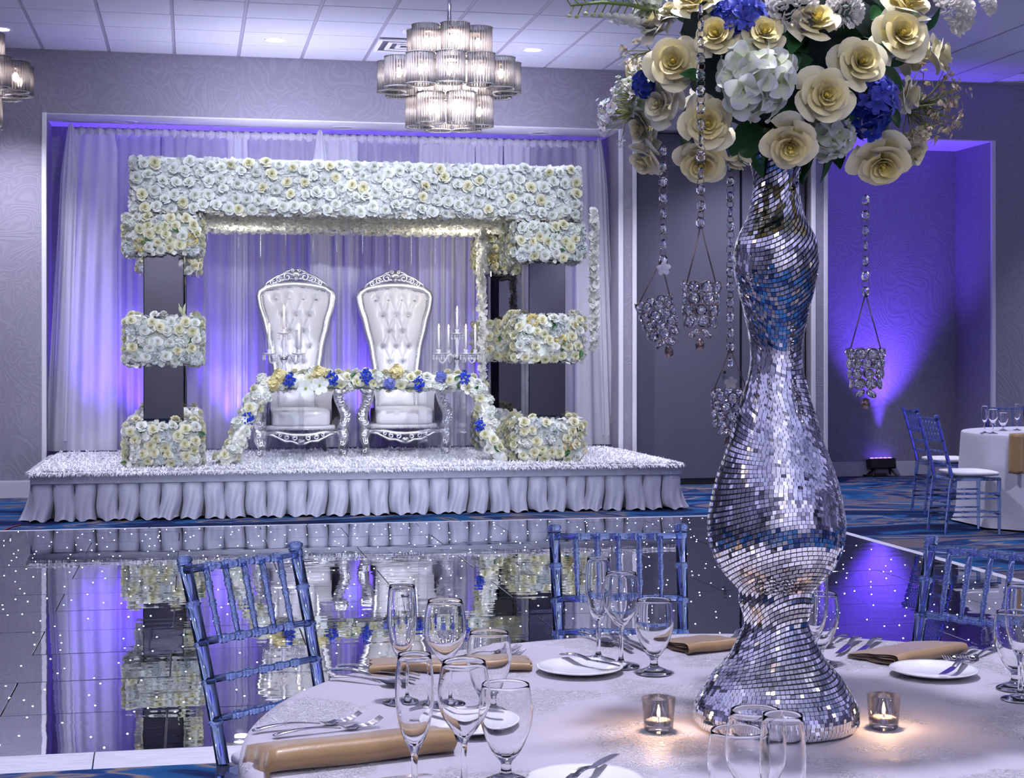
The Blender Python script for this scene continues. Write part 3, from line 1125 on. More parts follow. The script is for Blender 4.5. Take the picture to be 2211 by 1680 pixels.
# canopy: flower faced roof slab on the four pillars
KX0, KX1, KY0, KY1 = -0.50, 3.395, 13.70, 15.98
can = thing('flower_canopy', 'wide white rose canopy spanning the four mirrored towers', 'flower canopy', ((KX0 + KX1) / 2, (KY0 + KY1) / 2, CZ0))
co = Vector(can.location)
MB().cbox(Vector((KX0 + 0.03, KY0 + 0.03, CZ0 + 0.03)) - co, Vector((KX1 - 0.03, KY1, CZ1 - 0.02)) - co, 0.02).build('frame', FOAM, can)
MB().box(Vector((KX0 + 0.01, KY0 + 0.05, CZ1 - 0.02)) - co, Vector((KX1 - 0.05, KY1, CZ1 + 0.012)) - co).build('top_board', M('white_board', (0.75, 0.75, 0.82), 0.6), can)
ff = MB()
for k in range(3400):
    p = Vector((rnd.uniform(KX0, KX1), KY0 + 0.03 + rnd.uniform(-0.012, 0.012), rnd.uniform(CZ0 + 0.01, CZ1)))
    g = rnd.uniform(0.68, 0.86)
    floret(ff, p - co, jit((0, -1, 0), 0.75), rnd.uniform(0.022, 0.034), (g * 0.96, g * 1.0, g * 1.0))
stuff(ff.build('floret_filler', PETAL, can, True, True))
fs_ = MB()
for k in range(7000):
    x, y = rnd.uniform(KX0, KX1), rnd.uniform(KY0, KY1 - 0.1)
    if any(abs(x - a) < 0.2 and abs(y - b) < 0.2 for a in (PXL, PXR) for b in (PYF, PYB)):
        continue
    g = rnd.uniform(0.66, 0.86)
    floret(fs_, Vector((x, y, CZ0 + 0.02 + rnd.uniform(-0.02, 0.02))) - co, jit((0, -0.4, -1), 0.8), rnd.uniform(0.02, 0.032), (g, g * 0.99, g * 0.84))
for k in range(1300):
    s = rnd.choice((0, 1))
    g = rnd.uniform(0.68, 0.86)
    floret(fs_, Vector(((KX0, KX1)[s], rnd.uniform(KY0, KY1), rnd.uniform(CZ0, CZ1))) - co, jit((-1 + 2 * s, -0.3, 0), 0.7), 0.03, (g, g, g * 0.92))
stuff(fs_.build('soffit_florets', PETAL, can, True, True))
pts = scatter(KX1 - KX0 - 0.06, CZ1 - CZ0 - 0.06, 0.088, 9000)[:292]
for (a, b) in pts:
    put('rose', rnd.choice(ROSES['white' if rnd.random() < 0.8 else 'cream']), can, Vector((KX0 + 0.03 + a, KY0 + 0.0, CZ0 + 0.035 + b)) - co, jit((0, -1, 0), 0.45), rnd.uniform(0.05, 0.064))
# fine crystal strings under the canopy
BEADM = M('bead_glass', (0.85, 0.87, 0.95), 0.1, 0, 0.0, spec=0.8, emit=(0.7, 0.7, 1), estr=0.06)  # faint glow put into the bead material
for k, px in enumerate((448, 515, 563, 617, 676, 727, 783, 840, 888, 940, 985)):
    y = KY0 + 0.55 + 0.35 * ((k * 7) % 3)
    q = at_y(px, 500, y)
    L = (0.20, 0.24, 0.30, 0.24, 0.28, 0.24, 0.30, 0.38, 0.36, 0.38, 0.34)[k]
    b = MB()
    for j in range(int(L / 0.016)):
        b.ball((0, 0, -0.016 * j), 0.0052, 6, 4)
    b.cyl((0, 0, 0.0), (0, 0, -L), 0.0012, n=4)
    o = b.build('bead_string', BEADM, None, True, loc=(q.x, y, CZ0 + 0.0))
    tag(o, 'short crystal bead string hanging under the canopy, number %s from the left tower' % ('one two three four five six seven eight nine ten eleven'.split()[k]), 'bead string', 'bead strings under the canopy')


def flower_string(label, x, y, z1, z0, r=0.045):
    o = MB()
    o.cyl((0, 0, 0), (0, 0, z1 - z0), 0.004, n=5, col=(0.6, 0.62, 0.5))
    k = 0
    z = 0.0
    while z < z1 - z0:
        for j in range(3):
            a = rnd.uniform(0, 6.28)
            n_ = Vector((math.cos(a), math.sin(a), -0.35))
            g = rnd.uniform(0.72, 0.88)
            rr_ = rnd.uniform(0.008, 0.03)
            floret(o, (rr_ * math.cos(a), rr_ * math.sin(a), z), jit(n_, 0.7), r * rnd.uniform(0.45, 0.9), (g, g, g * 0.95), 4)
        z += 0.021
    return tag(o.build('flower_string', PETAL, None, True, True, loc=(x, y, z0)), label, 'flower garland', 'hanging white flower strings')


q = at_y(1042, 500, 14.75)
flower_string('white flower string hanging left of the right towers down to the table', q.x, 14.75, CZ0 - 0.005, at_y(1042, 842, 14.75).z)
q = at_y(1276, 500, 13.95)
flower_string('white flower string hanging down the outer right side of the arch', KX1 + 0.13, 13.74, CZ0 + 0.1, at_y(1276, 752, 13.8).z, 0.05)
q = at_y(1103, 600, 15.2)
flower_string('white flower string hanging in front of the back right tower', PXR - 0.33, 15.36, CZ0 - 0.005, 1.74, 0.035)

# spots on the arch fascia; unseen stage spots added to brighten thrones and drape
SPOTC = (0.82, 0.85, 1.0)
for x, tx in ((0.0, 0.95), (3.1, 2.05)):
    lamp('added_stage_spot', 'SPOT', (x, 0.9, CEIL - 0.05), 1300, SPOTC, 0.09, (tx, 14.5, 1.35), 0.38, 0.8)
for x in (0.1, 1.45, 2.8):
    lamp('fascia_spot_lamp', 'SPOT', (x, 10.75, CEIL - 0.04), 130, SPOTC, 0.07, (x, 13.7, 2.35), 1.25, 0.8)
lamp('canopy_inner_lamp', 'POINT', (2.45, 15.05, CZ0 - 0.25), 8, (1.0, 0.95, 0.88), 0.06)
lamp('canopy_inner_lamp', 'POINT', (0.45, 15.05, CZ0 - 0.25), 6, (0.92, 0.92, 1.0), 0.06)  # left lamp added as fill for the drape
# ================================================================== thrones
LEATHER = M('white_leather', (0.74, 0.73, 0.77), 0.28, coat=0.2, bump=(45, 0.06))
LEG_DARK = M('dark_silver', (0.30, 0.30, 0.34), 0.3, 1.0)


def interp(pts, z):
    for (a, b) in zip(pts, pts[1:]):
        if z <= b[0]:
            k = max(0.0, (z - a[0]) / (b[0] - a[0]))
            k = k * k * (3 - 2 * k) * 0.5 + k * 0.5
            return a[1] + (b[1] - a[1]) * k
    return pts[-1][1]


BACKW = [(0.30, 0.205), (0.78, 0.205), (1.0, 0.235), (1.25, 0.295), (1.45, 0.35), (1.52, 0.36), (1.57, 0.345), (1.605, 0.29)]
TUFTS = [(-.195, 1.49), (-.068, 1.49), (.066, 1.49), (.195, 1.49), (-.13, 1.335), (0, 1.335), (.125, 1.335), (-.066, 1.18), (.066, 1.18),
         (-.13, 1.03), (0, 1.03), (.125, 1.03), (-.066, .88), (.066, .88), (-.07, .60), (.07, .60)]
LINES = [(0, 4), (1, 4), (1, 5), (2, 5), (2, 6), (3, 6), (4, 7), (5, 7), (5, 8), (6, 8), (7, 9), (7, 10), (8, 10), (8, 11), (9, 12), (10, 12), (10, 13), (11, 13), (12, 14), (13, 15)]


def rake(z):
    return 0.30 + 0.16 * max(0, (z - 0.4) / 1.3) ** 1.2


def spiral(cx, cz, r0, r1, a0, turns, y, n=16):
    return [(cx + (r0 + (r1 - r0) * k / n) * math.cos(a0 + turns * 2 * PI * k / n), y, cz + (r0 + (r1 - r0) * k / n) * math.sin(a0 + turns * 2 * PI * k / n)) for k in range(n + 1)]


def mirror_tube(mb, path, r, n=6, flat=None):
    mb.tube(path, r, n, flat=flat)
    mb.tube([(-p[0], p[1], p[2]) for p in path], r, n, flat=flat)


def seg_d(px, pz, a, b):
    ax, az = a
    bx, bz = b
    t = max(0, min(1, ((px - ax) * (bx - ax) + (pz - az) * (bz - az)) / ((bx - ax) ** 2 + (bz - az) ** 2)))
    return math.hypot(px - ax - t * (bx - ax), pz - az - t * (bz - az))


def make_throne(label, loc, rz):
    t = thing('throne_chair', label, 'throne', loc, rz, 'throne chairs')
    # tufted back
    mb = MB()

    def back(u, v):
        z = 0.42 + v * (1.56 - 0.42)
        w = interp(BACKW, z) - 0.032
        uu = 2 * u - 1
        x = uu * w
        z2 = z + 0.055 * v ** 7 * (1 - uu * uu) * 1.1
        bul = 0.055 * (1 - abs(uu) ** 4) * (1 - (2 * v - 1) ** 10)
        dm = 0.0
        for (tx, tz) in TUFTS:
            d2 = (x - tx) ** 2 + (z - tz) ** 2
            dm = max(dm, 0.052 * math.exp(-d2 / 0.0009))
        for (i, j) in LINES:
            dd = seg_d(x, z, TUFTS[i], TUFTS[j])
            dm = max(dm, 0.022 * math.exp(-dd * dd / 0.00022))
        for k in range(4):
            if z > 1.49:
                dd = abs(x - TUFTS[k][0])
                dm = max(dm, 0.010 * math.exp(-dd * dd / 0.00022))
        return (x, rake(z) - bul + dm - 0.012, z2)
    mb.grid(back, 56, 100)
    mb.build('back_cushion', LEATHER, t, True)
    bt = MB().ball((0, 0, 0), 0.014, 8, 6).mesh('button', CHROME, True)
    for (x, z) in TUFTS:
        obj('button', bt, t, (x, rake(z) - 0.028 - 0.006, z))
    # frame round the back
    path = []
    zs = [0.30 + 0.0408 * k for k in range(33)]
    for z in zs:
        path.append((interp(BACKW, z), rake(z), z))
    for k in range(1, 9):
        a = k / 9
        path.append((0.28 * (1 - a), rake(1.60), 1.612 + 0.035 * math.sin(a * PI / 2)))
    full = path + [(-p[0], p[1], p[2]) for p in path[::-1]]
    MB().tube(full, 0.036, 10).build('back_frame', SILVER, t, True)
    MB().prism([(p[0] * 0.98, p[2]) for p in full], 0, 0.02).build('back_panel', M('throne_back_shell', (0.5, 0.5, 0.55), 0.5), t, loc=(0, 0.36, 0), rot=(-0.11, 0, 0))
    nh = MB()
    for k in range(0, len(full) - 1):
        p, q = Vector(full[k]), Vector(full[k + 1])
        for j in range(2):
            c = p.lerp(q, j / 2)
            nh.ball((c.x * 0.895 if c.z < 1.60 else c.x * 0.93, c.y - 0.026, c.z - (0.036 if c.z > 1.60 else 0)), 0.006, 5, 4)
    stuff(nh.build('nailheads', CHROME, t, True))
    # carved crest
    cr = MB()
    yb = rake(1.66) - 0.03
    mirror_tube(cr, spiral(0.085, 1.715, 0.046, 0.010, PI, -1.4, yb - 0.008), 0.0115)
    mirror_tube(cr, spiral(0.165, 1.685, 0.034, 0.008, PI * 0.9, -1.3, yb - 0.008), 0.010)
    mirror_tube(cr, spiral(0.230, 1.655, 0.028, 0.008, PI * 0.8, -1.2, yb - 0.006), 0.009)
    mirror_tube(cr, [(0.0, yb, 1.785), (0.045, yb, 1.782), (0.09, yb, 1.768), (0.135, yb, 1.735), (0.18, yb, 1.722), (0.23, yb, 1.69), (0.28, yb, 1.655), (0.315, yb, 1.615)], [0.013, 0.014, 0.012, 0.014, 0.011, 0.013, 0.011, 0.007], 7)
    mirror_tube(cr, [(0.0, yb, 1.70), (0.05, yb, 1.70), (0.11, yb, 1.69), (0.18, yb, 1.668), (0.25, yb, 1.635)], 0.013, 7)
    for k in range(-3, 4):
        a = PI / 2 + k * 0.33
        cr.tube([(0.01 * math.cos(a), yb - 0.014, 1.715), (0.035 * math.cos(a), yb - 0.03, 1.715 + 0.035 * math.sin(a)), (0.062 * math.cos(a), yb - 0.012, 1.715 + 0.066 * math.sin(a))], [0.006, 0.012, 0.007], 6)
    mirror_tube(cr, spiral(0.035, 1.775, 0.020, 0.005, 0, 1.2, yb - 0.02, 12), 0.007)
    cr.ball((0, yb - 0.025, 1.70), 0.022, 8, 6)
    cr.build('crest', SILVER, t, True)
    # seat
    smoothmod(MB().cbox((-0.282, -0.372, 0.27), (0.282, 0.26, 0.452), 0.022).build('seat_cushion', LEATHER, t, True), 2)
    smoothmod(MB().cbox((-0.33, -0.348, 0.235), (0.33, 0.28, 0.30), 0.012).build('seat_base', LEATHER, t, True), 1)
    nh = MB()
    for k in range(30):
        nh.ball((-0.32 + 0.022 * k, -0.356, 0.252), 0.006, 5, 4)
    stuff(nh.build('nailheads', CHROME, t, True))
    # carved apron
    ap = MB()
    ap.tube([(-0.34, -0.35, 0.225), (-0.2, -0.355, 0.225), (-0.1, -0.36, 0.205), (0, -0.362, 0.20), (0.1, -0.36, 0.205), (0.2, -0.355, 0.225), (0.34, -0.35, 0.225)], 0.018, 8)
    mirror_tube(ap, [(0.34, -0.35, 0.215), (0.27, -0.355, 0.205), (0.21, -0.36, 0.175), (0.15, -0.362, 0.145), (0.09, -0.365, 0.145), (0.04, -0.365, 0.125), (0, -0.365, 0.118)], [0.012, 0.014, 0.012, 0.015, 0.012, 0.014, 0.014], 7)
    mirror_tube(ap, spiral(0.065, 0.175, 0.030, 0.007, 0.4, 1.4, -0.368), 0.010)
    mirror_tube(ap, spiral(0.135, 0.182, 0.028, 0.007, 2.6, -1.4, -0.368), 0.009)
    mirror_tube(ap, spiral(0.2, 0.20, 0.02, 0.006, 0.4, 1.2, -0.368), 0.008)
    for k in range(-3, 4):
        a = -PI / 2 + k * 0.36
        ap.tube([(0, -0.37, 0.165), (0.022 * math.cos(a), -0.385, 0.165 + 0.022 * math.sin(a)), (0.042 * math.cos(a), -0.372, 0.165 + 0.046 * math.sin(a))], [0.006, 0.010, 0.006], 6)
    ap.build('apron', SILVER, t, True)
    # arms: padded roll plus carved front post running down into the leg
    for s in (-1, 1):
        pts = [(0.355, 0.63), (0.335, 0.58), (0.345, 0.53), (0.37, 0.475), (0.40, 0.415), (0.41, 0.355), (0.395, 0.30), (0.375, 0.25)]
        lp = [(0.375, 0.25), (0.39, 0.20), (0.395, 0.15), (0.375, 0.10), (0.37, 0.06), (0.39, 0.022)]
        am = MB()
        am.tube([(s * x, -0.345, z) for (x, z) in pts], [0.052, 0.048, 0.046, 0.050, 0.056, 0.058, 0.055, 0.05], 10, flat=0.9)
        sp = spiral(0.375, 0.635, 0.060, 0.012, PI * 1.05, -1.5, -0.35)
        am.tube([(s * p[0], p[1] - 0.012 * i / 16, p[2]) for i, p in enumerate(sp)], 0.024, 8)
        for (cx_, cz_, r_, a0, tn) in ((0.375, 0.50, 0.034, 2.2, 1.3), (0.415, 0.395, 0.036, 0.3, -1.3), (0.39, 0.31, 0.034, 2.8, 1.3), (0.43, 0.335, 0.022, 0, 1.2), (0.345, 0.545, 0.024, 1, -1.2)):
            sp = spiral(cx_, cz_, r_, 0.006, a0, tn, -0.398, 12)
            am.tube([(s * p[0], p[1], p[2]) for p in sp], 0.010, 6)
        for k in range(7):
            z = 0.60 - 0.045 * k
            x = interp([(-p[1], p[0]) for p in pts], -z)
            am.tube([(s * (x + 0.055), -0.35, z + 0.012), (s * (x + 0.02), -0.402, z - 0.004), (s * (x - 0.035), -0.388, z - 0.012)], [0.006, 0.011, 0.006], 6)
        am.build('arm_post', SILVER, t, True)
        lg = MB()
        lg.tube([(s * x, -0.345, z) for (x, z) in lp], [0.055, 0.056, 0.046, 0.036, 0.032, 0.034], 10)
        lg.ball((s * 0.39, -0.35, 0.022), 0.036, 10, 6, sc=(1.1, 1.1, 0.6))
        for (cx_, cz_, r_, a0, tn) in ((0.40, 0.20, 0.03, 2.0, 1.3), (0.378, 0.125, 0.026, 0.3, -1.3), (0.395, 0.04, 0.022, 2, 1.2)):
            sp = spiral(cx_, cz_, r_, 0.006, a0, tn, -0.394, 12)
            lg.tube([(s * p[0], p[1], p[2]) for p in sp], 0.009, 6)
        for k in (-1, 0, 1):
            lg.tube([(s * (0.39 + 0.022 * k), -0.398, 0.165), (s * (0.378 + 0.018 * k), -0.392, 0.11), (s * (0.374 + 0.014 * k), -0.376, 0.07)], 0.008, 5)
        lg.build('leg', SILVER, t, True)
        wing = MB()

        def wf(u, v, s=s):
            y = -0.325 + u * 0.61
            ww = 0.325 + 0.02 * math.sin(PI * u) - 0.09 * u * u
            top = 0.64 + 0.10 * u * u
            a = 2 * PI * v
            cx2, cz2 = ww, (top + 0.25) / 2
            hx, hz = 0.042 + 0.02 * math.sin(PI * u), (top - 0.25) / 2
            ca, sa = math.cos(a), math.sin(a)
            return (s * (cx2 + hx * math.copysign(abs(ca) ** 0.6, ca) + (0.035 * max(0, sa) ** 3 if True else 0)), y, cz2 + hz * math.copysign(abs(sa) ** 0.6, sa))
        wing.grid(wf, 14, 28)
        wing.build('arm_pad', LEATHER, t, True)
        MB().tube([(s * 0.235, 0.24, 0.25), (s * 0.245, 0.29, 0.16), (s * 0.28, 0.37, 0.012)], [0.03, 0.026, 0.02], 8).build('leg', LEG_DARK, t, True)
    return t


for (px, py, lb) in ((651, 986, 'white tufted silver throne chair on the left, behind the near candelabrum'), (875, 981, 'white tufted silver throne chair on the right, with its back in full view')):
    q = at_h(px, py, STZ + 0.014)
    make_throne(lb, (q.x, q.y + 0.36, STZ + 0.014), 0)

# ================================================================== sweetheart table
TX0, TX1, TY0, TY1, TZ = 0.635, 2.425, 14.06, 14.62, 1.07
TABLEG = thin_glass('table_acrylic', (0.985, 0.988, 0.995), 0.4, 0.01, 0.15)
st = thing('sweetheart_table', 'clear acrylic sweetheart table with a floral front on the stage', 'table', ((TX0 + TX1) / 2, (TY0 + TY1) / 2, STZ + 0.014))
to = Vector(st.location)
MB().cbox(Vector((TX0, TY0, TZ - 0.016)) - to, Vector((TX1, TY1, TZ)) - to, 0.003).build('table_top', TABLEG, st)
MB().box(Vector((TX0, TY0 - 0.004, TZ - 0.017)) - to, Vector((TX1, TY0 - 0.001, TZ - 0.006)) - to).build('front_edge', M('acrylic_edge', (0.05, 0.08, 0.09), 0.1), st)
for (x0, x1) in ((TX0, TX0 + 0.335), (TX1 - 0.36, TX1)):
    for (ya, yb_) in ((TY0 + 0.0, TY0 + 0.012), (TY1 - 0.012, TY1)):
        MB().cbox(Vector((x0 + 0.002, ya, STZ + 0.016)) - to, Vector((x1 - 0.002, yb_, TZ - 0.017)) - to, 0.002).build('leg_panel', TABLEG, st)
    for xx in (x0, x1 - 0.012):
        MB().cbox(Vector((xx, TY0 + 0.013, STZ + 0.016)) - to, Vector((xx + 0.012, TY1 - 0.013, TZ - 0.017)) - to, 0.002).build('leg_panel', TABLEG, st)

# floral garland over the table front
gl = thing('floral_garland', 'cream and blue flower garland over the table front down to the rug', 'garland', (TX0 + 0.9, TY0, STZ + 0.014))
go = Vector(gl.location)
gy = TY0 + 0.05


def gp(px, py, y):
    return at_y(px, py, y)


gpath = [gp(478, 998, gy - 0.22), gp(505, 970, gy - 0.2), gp(527, 920, gy - 0.17), gp(545, 872, gy - 0.13), gp(572, 832, gy - 0.05), gp(620, 822, gy), gp(720, 820, gy), gp(820, 822, gy), gp(920, 824, gy), gp(1000, 822, gy - 0.02), gp(1034, 840, gy - 0.09), gp(1045, 885, gy - 0.13), gp(1050, 925, gy - 0.17), gp(1066, 965, gy - 0.2), gp(1086, 997, gy - 0.22)]


def resample(path, step):
    out = [path[0].copy()]
    for a, b in zip(path, path[1:]):
        n_ = max(1, int((b - a).length / step))
        for k in range(1, n_ + 1):
            out.append(a.lerp(b, k / n_))
    return out


gpts = resample(gpath, 0.045)
MB().tube([p - go for p in resample(gpath, 0.08)], 0.066, 8, col=(1, 1, 1)).build('foam_base', M('garland_foam', (0.72, 0.75, 0.74), 0.9), gl, True)
fmb = MB()
bluepx = [(625, 820), (717, 817), (791, 813), (840, 828), (903, 829), (953, 815), (1003, 815), (535, 902), (510, 968), (1037, 918), (1075, 980)]
bl = [at_y(x, y, gy - 0.09 - (0.10 if y > 850 else 0)) for (x, y) in bluepx]
yel = [at_y(x, y, gy - 0.08) for (x, y) in ((604, 812), (690, 806), (856, 803), (590, 828))]
used_ = [(b, 0.075) for b in bl] + [(b, 0.09) for b in yel]
for i, p in enumerate(gpts):
    tdir = (gpts[min(i + 1, len(gpts) - 1)] - gpts[max(i - 1, 0)]).normalized()
    side = tdir.cross(Vector((0, -1, 0))).normalized()
    for k in range(16):
        a = rnd.uniform(0, 2 * PI)
        n_ = (Vector((0, -1, 0)) * math.cos(a) + side * math.sin(a)).normalized()
        g = rnd.uniform(0.74, 0.86)
        floret(fmb, p + n_ * rnd.uniform(0.06, 0.076) + tdir * rnd.uniform(-0.03, 0.03) - go, jit(n_, 0.5), rnd.uniform(0.02, 0.03), (g, g * 1.01, g * rnd.uniform(0.82, 0.97)))
    if i % 1 == 0:
        for a in (-1.25, -0.42, 0.42, 1.25):
            aa = a + rnd.uniform(-0.3, 0.3)
            n_ = (Vector((0, -1, 0)) * math.cos(aa) + side * math.sin(aa)).normalized()
            q = p + n_ * 0.074 + tdir * rnd.uniform(-0.02, 0.02)
            if all((q - u).length > d for (u, d) in used_) and q.z > STZ + 0.04:
                used_.append((q, 0.074))
                if rnd.random() < 0.8:
                    put('rose', rnd.choice(ROSES['cream' if rnd.random() < 0.75 else 'white']), gl, q - go - n_ * 0.012, jit(n_, 0.3), rnd.uniform(0.048, 0.058))
                else:
                    put('hydrangea', HYDW, gl, q - go - n_ * 0.01, jit(n_, 0.2), rnd.uniform(0.05, 0.065))
stuff(fmb.build('floret_filler', PETAL, gl, True, True))
for i, b in enumerate(bl):
    if i in (3, 5, 8):
        put('blue_hydrangea', HYDB, gl, b - go, (0, -1, 0.1), 0.054)
    else:
        put('blue_sprig', BLUES[i % 3], gl, b - go, (0, -1, 0), 0.072, rnd.uniform(-0.4, 0.4))
for b in yel:
    put('yellow_hydrangea', HYDY, gl, b - go, (0, -1, 0.4), 0.066)
for k in range(14):
    i = rnd.randrange(len(gpts))
    put('leaf', LEAF_ME, gl, gpts[i] + Vector((0, -0.075, rnd.uniform(-0.05, 0.04))) - go, jit((0, -1, 0.2), 0.6), rnd.uniform(0.05, 0.08))
# lilies at the table edge
for (px, py) in ((690, 832), (1012, 832), (508, 992), (660, 838)):
    b = at_y(px, py, gy - 0.1)
    lm = MB()
    floret(lm, (0, 0, 0), (0, -1, -0.1), 0.085, (0.84, 0.87, 0.84), 6, 0.3, 0.3)
    lm.ball((0, -0.02, 0), 0.012, 6, 4, (0.4, 0.5, 0.1))
    lm.build('lily', PETAL, gl, True, True, loc=b - go)

# ================================================================== candelabra
FLAME = M('flame', (1, 0.6, 0.2), 0.5, emit=(1.0, 0.62, 0.32), estr=22)
WAX = M('white_wax', (0.85, 0.83, 0.86), 0.45)
HURR = thin_glass('hurricane_glass', (1.0, 1.0, 1.0), 0.25, 0.08, 0.12)
CRY2 = M('cut_crystal', (0.92, 0.93, 1.0), 0.10, 0, 0.40, 1.4, spec=1.0)


def candle_set(t, c, h, hur):
    """candle with flame, hurricane glass and cup at c"""
    x, y, z = c
    d = MB().lathe([(0.006, -0.03), (0.012, -0.02), (0.008, -0.008), (0.052, 0.004), (0.058, 0.014), (0.050, 0.012), (0.016, 0.006), (0.018, 0.03), (0.022, 0.045), (0.014, 0.046), (0.0, 0.045)], 16).build('drip_dish', CRY2, t, True, loc=c)
    for k in range(8):
        a = 2 * PI * k / 8
        b = MB()
        b.ball((0, 0, -0.012), 0.007, 6, 4)
        b.ball((0, 0, -0.036), 0.0095, 6, 4, sc=(0.7, 0.7, 1.7))
        b.cyl((0, 0, 0.006), (0, 0, -0.03), 0.001, n=4)
        b.build('pendant', CRY2, d, loc=(0.054 * math.cos(a), 0.054 * math.sin(a), 0.0))
    cd = MB().lathe([(0.0, 0), (0.0115, 0), (0.011, h), (0.007, h + 0.004), (0, h + 0.004)], 12).build('candle', WAX, t, True, loc=(x, y, z + 0.046))
    MB().lathe([(0.0, 0.0), (0.006, 0.006), (0.0075, 0.014), (0.0045, 0.028), (0.0, 0.042)], 8).build('flame', FLAME, cd, True, loc=(0, 0, h + 0.008))
    MB().lathe([(0.020, 0.0), (0.030, 0.02), (0.033, 0.06), (0.028, 0.11), (0.026, 0.14), (0.034, hur), (0.0325, hur), (0.0245, 0.14), (0.0265, 0.11), (0.0315, 0.06), (0.0285, 0.02), (0.0185, 0.001)], 18, closed=True).build('hurricane_shade', HURR, t, True, loc=(x, y, z + 0.046))


def candelabrum(label, loc, rot, s=1.0):
    t = thing('candelabrum', label, 'candelabrum', loc, rot, 'crystal candelabra')
    MB().lathe([(0.0, 0), (0.085, 0), (0.09, 0.008), (0.07, 0.018), (0.03, 0.032), (0.018, 0.05), (0.0, 0.05)], 20).build('base', CRY2, t, True)
    MB().lathe([(0.0, 0.05), (0.016, 0.05), (0.024, 0.07), (0.014, 0.09), (0.02, 0.13), (0.028, 0.15), (0.018, 0.17), (0.012, 0.20), (0.026, 0.225), (0.03, 0.25), (0.020, 0.275), (0.012, 0.30), (0.016, 0.36), (0.022, 0.40), (0.012, 0.44), (0.0, 0.44)], 14).build('stem', CRY2, t, True)
    MB().lathe([(0.0, 0.238), (0.034, 0.238), (0.036, 0.25), (0.034, 0.262), (0.0, 0.262)], 14).build('hub', LEG_DARK, t, True)
    for k in range(4):
        a = 2 * PI * k / 4
        ca, sa = math.cos(a), math.sin(a)
        R = 0.185
        pth = [(0.03, 0.25), (0.06, 0.285), (0.09, 0.28), (0.115, 0.235), (0.145, 0.205), (0.175, 0.22), (R, 0.26)]
        MB().tube([(r * ca, r * sa, z) for (r, z) in pth], 0.009, 8).build('arm', CRY2, t, True)
        candle_set(t, (R * ca, R * sa, 0.285), 0.185, 0.175)
    candle_set(t, (0, 0, 0.47), 0.165, 0.155)
    return t


q = at_y(613, 800, 14.35)
candelabrum('crystal candelabrum with lit candles in front of the left throne', (q.x, 14.35, TZ + 0.001), 0.75)
q = at_y(987, 800, 14.35)
candelabrum('crystal candelabrum with lit candles at the right end of the table', (q.x, 14.35, TZ + 0.001), 0.28)
for px, hh, rr, lb in ((655, 0.13, 0.03, 'small empty glass beside the left candelabrum'), (822, 0.10, 0.034, 'small empty glass in front of the right throne')):
    q = at_y(px, 800, 14.35)
    tag(MB().lathe([(0, 0), (rr * 0.8, 0), (rr * 0.8, 0.004), (0.006, 0.008), (0.006, 0.035), (rr, 0.06), (rr * 0.95, hh), (rr * 0.92, hh), (rr * 0.93, 0.065), (0.0, 0.045)], 16).build('small_glass', HURR, None, True, loc=(q.x, 14.35, TZ + 0.001)), lb, 'glass', 'small glasses on the sweetheart table')

# ================================================================== chandeliers
ROD_G = sheer('glass_rod', (0.96, 0.92, 0.97), 0.55, 0.6)
_n = ROD_G.node_tree
_g = _n.nodes.new('ShaderNodeBsdfGlossy'); _g.inputs[0].default_value = (1, 1, 1, 1); _g.inputs[1].default_value = 0.12
_f = _n.nodes.new('ShaderNodeFresnel'); _f.inputs[0].default_value = 1.4
_m = _n.nodes.new('ShaderNodeMixShader')
_o = [x for x in _n.nodes if x.type == 'OUTPUT_MATERIAL'][0]
_s = _o.inputs[0].links[0].from_socket
lk(_n, _f.outputs[0], _m.inputs[0]); lk(_n, _s, _m.inputs[1]); lk(_n, _g.outputs[0], _m.inputs[2]); lk(_n, _m.outputs[0], _o.inputs[0])
BULB = M('bulb_glow', (1, 0.9, 0.75), 0.5, emit=(1.0, 0.86, 0.72), estr=7)
CAP = M('shade_cap_bronze', (0.35, 0.28, 0.26), 0.35, 0.8)
sh = MB()
NR, SR, SH = 30, 0.082, 0.185
for k in range(NR):
    a = 2 * PI * k / NR
    sh.cyl((SR * math.cos(a), SR * math.sin(a), -SH / 2), (SR * math.cos(a), SR * math.sin(a), SH / 2), 0.0066, n=6)
SHADE = sh.mesh('glass_shade', ROD_G, True)
rim = MB()
rim.lathe([(SR - 0.009, - 0.002), (SR + 0.009, - 0.002), (SR + 0.009, 0.002), (SR - 0.009, 0.002)], 30, closed=True)
RIM = rim.mesh('shade_rim', M('rim_glass', (0.85, 0.86, 0.95), 0.15, 0, 0.5), True)
CAPME = MB().lathe([(0, 0.048), (0.066, 0.048), (0.068, 0.062), (0.0, 0.064)], 20).mesh('shade_cap', CAP, True)
BULBME = MB().ball((0, 0, -0.002), 0.019, 10, 6, sc=(1, 1, 1.6)).mesh('bulb', BULB, True)


